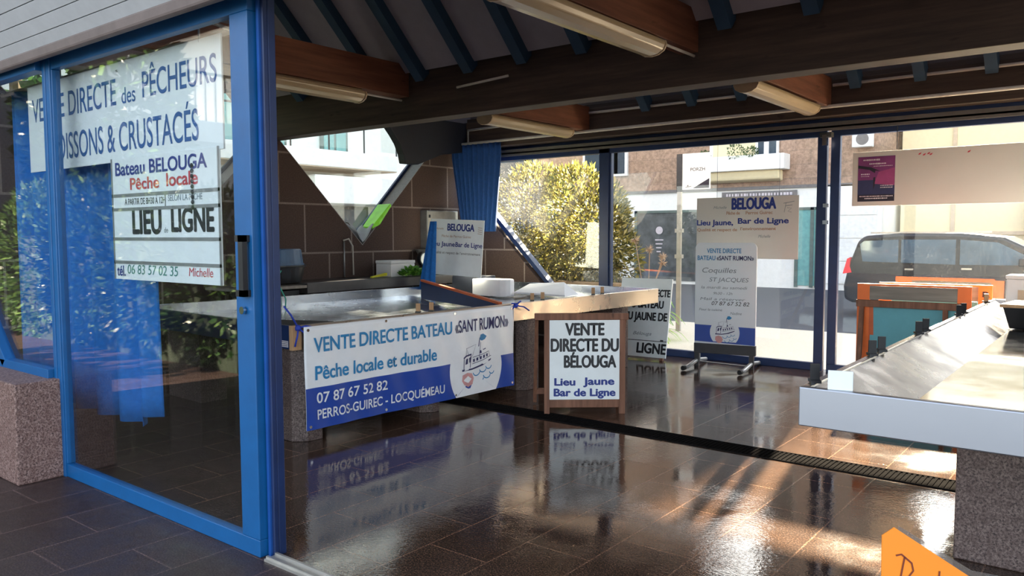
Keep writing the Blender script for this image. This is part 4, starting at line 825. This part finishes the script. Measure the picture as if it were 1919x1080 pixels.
for x0, x1, z0 in ((-10.8, -8.6, 3.66), (-15.6, -13.8, 3.5), (-19.5, -17.7, 3.5)):
    f = B(ho); f.box(x0, x1, 23.94, 24.05, z0, z0+1.55); fr = f.build('window', 'winframe', H)
    b = B(ho); b.box(x0+(x1-x0)*.72, x0+(x1-x0)*.8, 23.92, 23.95, z0+.08, z0+1.45); b.box(x1-.28, x1-.06, 23.92, 23.95, z0+.08, z0+1.45) if x0 > -12 else b.box(x0+.1, x1-.1, 23.92, 23.95, z0+.08, z0+1.45); b.build('window_pane', 'winglass', fr)
    B(ho).box(x0+.12, x0+(x1-x0)*.68, 23.925, 23.95, z0+.1, z0+1.45).build('blind', 'render_c', fr)
b = B(ho); b.box(-11.35, -8.25, 23.45, 24, 3.42, 3.88); b.build('balcony_trough', 'render_w', H, bevel=.02); b = B(ho); b.prism([(-11.1, 24, 3.42), (-11.1, 23.6, 3.42), (-11.1, 23.68, 3.15), (-11.1, 24, 3.08)], (2.65, 0, 0)); b.build('balcony_base', 'render_c', H, bevel=.05)
b = B(ho); 
b.box(-10.35, -8.0, 23.9, 23.95, 2.60, 2.80); b.build('shop_sign', 'grey_s', H)
sg = thing('shop_lettering', 'grey sign letters above the shop entrance across the road', 'shop sign', (-10.0, 23.93, 2.35)); B().box(-.02, 1.72, .03, .06, -.02, .2).build('letter_rail', 'render_w', sg); text('BATHASHOP', 0, 1.7, 0, .17, 'grey_s', sg, y=0, ext=.01)
f = B(ho); rnd = random.Random(9)
x = -10.2
for k in range(22):
    f.box(x, x+rnd.uniform(.03, .08), 23.885, 23.9, 2.66, 2.74); x += .095
f.build('sign_print', 'pwhite', H)
# trough plants
for x, sz, lab in ((-10.75, .14, 'small green plant at the left end of the balcony trough'), (-9.75, .26, 'largest brown green plant in the balcony trough'), (-9.25, .17, 'trailing plant right of the largest one in the balcony trough')):
    b = B((x, 23.5, 3.9)); shrub_leaves(b, 160, [(x, 23.5, 3.9+sz*.4, sz, sz*.8, sz*.8)], .09, .04, int(sz*100)); tag(b.build('trough_plant', 'tree'), lab, 'plant', 'plants in the balcony trough')
t = thing('air_conditioner', 'white air conditioner unit high on the brown stone wall', 'air conditioner', (-6.1, 23.98, 4.0)); B().box(-.32, .2, -.3, 0, -.08, .36).build('casing', 'winframe', t, bevel=.02); B().lathe([(.17, -.31), (.17, -.3)], (-.04, 0, .14), 20, axis='y').build('fan_grille', 'grey_s', t)
# white garage and cream house to its right
G = thing('garage_block', 'white panelled garage front right of the shop house', 'garage', (-6.2, 24, -.15)); go = (-6.2, 24, -.15)
B(go).box(-7.4, -5.62, 23.93, 23.975, -.15, 2.9).build('wall', 'render_w', G); b = B(go)
b = B(go)
for k in range(4): b.box(-7.3, -5.75, 23.88, 23.925, .05+.66*k, .69+.66*k)
b.build('door', 'winframe', G)
CH = thing('cream_house', 'pale cream house wall behind the dark car', 'house', (-2, 26, -.15)); B((-2, 26, -.15)).box(-5.6, 12, 26, 33, -.15, 5.2).build('wall', 'render_c', CH); b = B((-2, 26, -.15)); b.box(-4.25, -4.15, 25.94, 26, -.15, 5.2); b.box(-5.6, 12, 25.9, 26, 1.45, 1.55); b.build('pilaster', 'soff_c', CH)
B((-2, 26, -.15)).box(-2.35, -1.6, 25.5, 26, -.15, 2.4).build('stone_pier', 'terrac', CH)
CC = thing('chimney', 'small grey chimney with red pots against the wooded hill', 'chimney', (-4.5, 31.5, 5.2)); B().box(-.35, .35, -.25, .25, 0, .72).build('stack', 'slate', CC, bevel=.03); B().lathe([(.1, .72), (.08, 1.0)], (-.02, 0, 0), 12).build('pot', 'orange_d', CC)
for (x, y, z, s_, lab) in ((-1.5, 44, 5.5, 4.4, 'dark green tree on the hill behind the chimney'), (9, 46, 6.0, 4.8, 'dark tree at the far right of the hill'), (-10.5, 47, 6.2, 3.2, 'lighter green tree left of the chimney')):
    t = thing('tree', lab, 'tree', (x, y, -.15)); b = B((x, y, -.15)); shrub_leaves(b, 2600, [(x, y, z, s_, s_*.6, s_*.75)], .7, .4, int(x*3+40)); b.build('crown', 'tree', t); B().tube([(0, 0, 0), (0, 0, z-1)], .3, 8, .15).build('trunk', 'stem', t)
t = thing('tree', 'hazy grey green tree behind the shrub, left of the shop house', 'tree', (-18.5, 20.5, -.15)); b = B((-18.5, 20.5, -.15)); shrub_leaves(b, 2200, [(-18.5, 20.5, 3.2, 1.6, 1.0, 1.9)], .26, .12, 77); b.build('crown', 'tree', t); B().tube([(0, 0, 0), (0, 0, 3)], .12, 8, .05).build('trunk', 'stem', t)

# dark people carrier parked across the street
CR = thing('car', 'dark blue people carrier parked across the street', 'car', (-4.55, 16.5, -.15)); LC = 4.45
prof = [(0, .35), (-.02, .6), (.03, .85), (.10, 1.1), (.24, 1.50), (.36, 1.60), (1.0, 1.655), (2.0, 1.65), (2.7, 1.58), (3.2, 1.32), (3.62, 1.05), (4.2, .95), (4.42, .75), (4.45, .4), (4.3, .28), (.15, .28)]
b = B(); b.prism([(x, 0, z) for x, z in prof], (0, 1.75, 0)); bo = b.build('body', 'carpaint', CR, bevel=.06, seg=3)
for poly, nm in (([(.34, 1.10), (.28, 1.44), (.36, 1.50), (.98, 1.53), (.98, 1.09)], 'rear_side_window'), ([(1.03, 1.09), (1.03, 1.53), (1.95, 1.53), (1.95, 1.07)], 'side_window'), ([(2.02, 1.07), (2.02, 1.53), (2.62, 1.48), (3.10, 1.22), (3.18, 1.08)], 'front_side_window')):
    B().prism([(x, -.012, z) for x, z in poly], (0, .03, 0)).build(nm, 'carglass', CR)
B().prism([(-.03, -.015, .85), (.14, -.015, .88), (.10, -.015, 1.0), (.11, -.015, 1.18), (.05, -.015, 1.15)], (0, .25, 0)).build('tail_light', 'taillight', CR)
for x in (.85, 3.6): wl = B().lathe([(.2, -.02), (.32, -.02), (.33, .0), (.33, .19), (.2, .2)], (x, 0, .33), 24, axis='y').build('wheel', 'tyre', CR); B().lathe([(.02, -.03), (.2, -.028), (.2, -.02)], (x, 0, .33), 20, axis='y').build('hub_cap', 'alu', wl)
b = B(); b.box(2.05, 2.22, -.02, .0, .98, 1.01); b.box(1.1, 1.25, -.02, .0, .95, .98); b.build('door_handle', 'alu', CR); b = B(); b.bar((.45, .12, 1.66), (2.5, .12, 1.67), .04, .03); b.build('roof_rail', 'alu', CR)
b = B(); b.box(2.95, 3.12, -.2, -.02, 1.06, 1.2); b.build('wing_mirror', 'carpaint', CR, bevel=.02)

# white apartment building on the left, seen through the V window and mirrored in the door glass
AP = thing('apartment_building', 'white apartment building with a balcony beyond the V window', 'building', (-16, 8, -.15)); ao = (-16, 8, -.15)
B(ao).box(-24, -17.2, 5, 19, -.15, 9).build('wall', 'render_w', AP)
for z in (3.2, 6.1):
    for y0, y1 in ((6.0, 15.2),):
        s_ = B(ao).box(-17.3, -15.9, y0, y1, z, z+.42).build('balcony_slab', 'render_w', AP, bevel=.02)
        B(ao).box(-17.25, -15.92, y0+.02, y1-.02, z-.02, z-.001).build('balcony_soffit', 'soff_c', s_)
        r = B(ao); r.box(-15.98, -15.94, y0, y1, z+1.25, z+1.29)
        k = y0
        while k <= y1+.01: r.box(-15.975, -15.945, k, k+.03, z+.4, z+1.25); k += 1.15 if y0 > 0 else .35
        r.build('railing', 'dgrey', s_)
        if y0 > 0: B(ao).box(-15.965, -15.955, y0, y1, z+.5, z+1.2).build('railing_glass', 'glass', s_)
for y0, y1, z0, z1, m in ((12.3, 15.2, -.1, 2.28, 'winglass'), (9, 11.8, -.1, 2.28, 'winglass'), (13.6, 14.5, 3.7, 5.8, 'tealwin'), (9.5, 12.5, 3.7, 5.8, 'tealwin')):
    f = B(ao); f.box(-17.2, -17.12, y0, y1, z0, z1); fr = f.build('window', 'dgrey' if z0 < 1 else 'shopframe', AP); b = B(ao); b.box(-17.12, -17.1, y0+.08, (y0+y1)/2-.04, z0+.08, z1-.08); b.box(-17.12, -17.1, (y0+y1)/2+.04, y1-.08, z0+.08, z1-.08); b.build('window_pane', m, fr)
b = B(ao); b.box(-17.08, -17.04, 12.6, 13.3, .3, 1.6); b.box(-17.08, -17.04, 13.9, 14.5, .3, 1.6); b.build('blind', 'winframe', AP)
B(ao).box(-17.2, -16.0, 12.5, 16.5, 2.3, 3.0).build('awning_box', 'render_w', AP, bevel=.02)

# what the door glass mirrors, plus an added dark backing and a sun-blocking tree
AQ = thing('apartment_building', 'white building with a railed balcony facing the front of the hall', 'building', (-20, -6, -.15)); qo = (-20, -6, -.15)
B(qo).box(-24, -17.2, -9, -4.2, -.15, 7).build('wall', 'render_w', AQ)
B(qo).box(-24, -18, -4.2, 4.9, -.15, 7).build('added_dark_backing', 'slate', AQ)  # unseen dark wall added to block bright sky from the glass reflection
s_ = B(qo).box(-17.2, -15.8, -8.6, -3.6, 3.5, 3.95).build('balcony_slab', 'render_w', AQ, bevel=.02)
r = B(qo); r.box(-15.9, -15.85, -8.6, -3.6, 4.95, 5.0)
for k in range(22): r.box(-15.9, -15.86, -8.6+k*.236, -8.57+k*.236, 3.95, 4.95)
r.build('railing', 'dgrey', s_); s_ = B(qo).box(-17.2, -15.8, -8.6, -3.6, 6.2, 6.6).build('balcony_slab', 'render_w', AQ, bevel=.02)
f = B(qo).box(-17.2, -17.12, -8.2, -6.0, .2, 2.3).build('window', 'shopframe', AQ); B(qo).box(-17.12, -17.1, -8.1, -6.1, .3, 2.2).build('window_pane', 'winglass', f)
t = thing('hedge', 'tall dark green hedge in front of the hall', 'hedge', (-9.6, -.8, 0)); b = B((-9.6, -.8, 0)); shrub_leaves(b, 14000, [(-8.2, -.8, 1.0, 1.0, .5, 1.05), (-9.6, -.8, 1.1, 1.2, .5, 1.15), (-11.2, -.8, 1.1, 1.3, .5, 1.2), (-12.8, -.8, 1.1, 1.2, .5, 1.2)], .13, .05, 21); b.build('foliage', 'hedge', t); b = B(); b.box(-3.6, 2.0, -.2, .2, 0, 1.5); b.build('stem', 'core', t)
for x, y, z, s_, lab in ((-10.6, 3.9, 3.9, 2.5, 'unseen tree added outside the left end wall to shade the hedge'), (-14.6, -2.6, 3.6, 1.8, 'dark tree by the hedge in front of the hall'), (-15.6, 1.9, 3.8, 2.2, 'dark tree beside the left end of the hall front')):  # first tree is out of view, added to keep sun off the hedge
    t = thing('tree', lab, 'tree', (x, y, 0)); b = B((x, y, 0)); shrub_leaves(b, 3500, [(x, y, z, s_*.8, s_*.7, s_*1.3)], .3, .16, int(-x*9)); b.build('crown', 'hedge', t); B().tube([(0, 0, 0), (0, 0, z)], .14, 8, .06).build('trunk', 'stem', t)
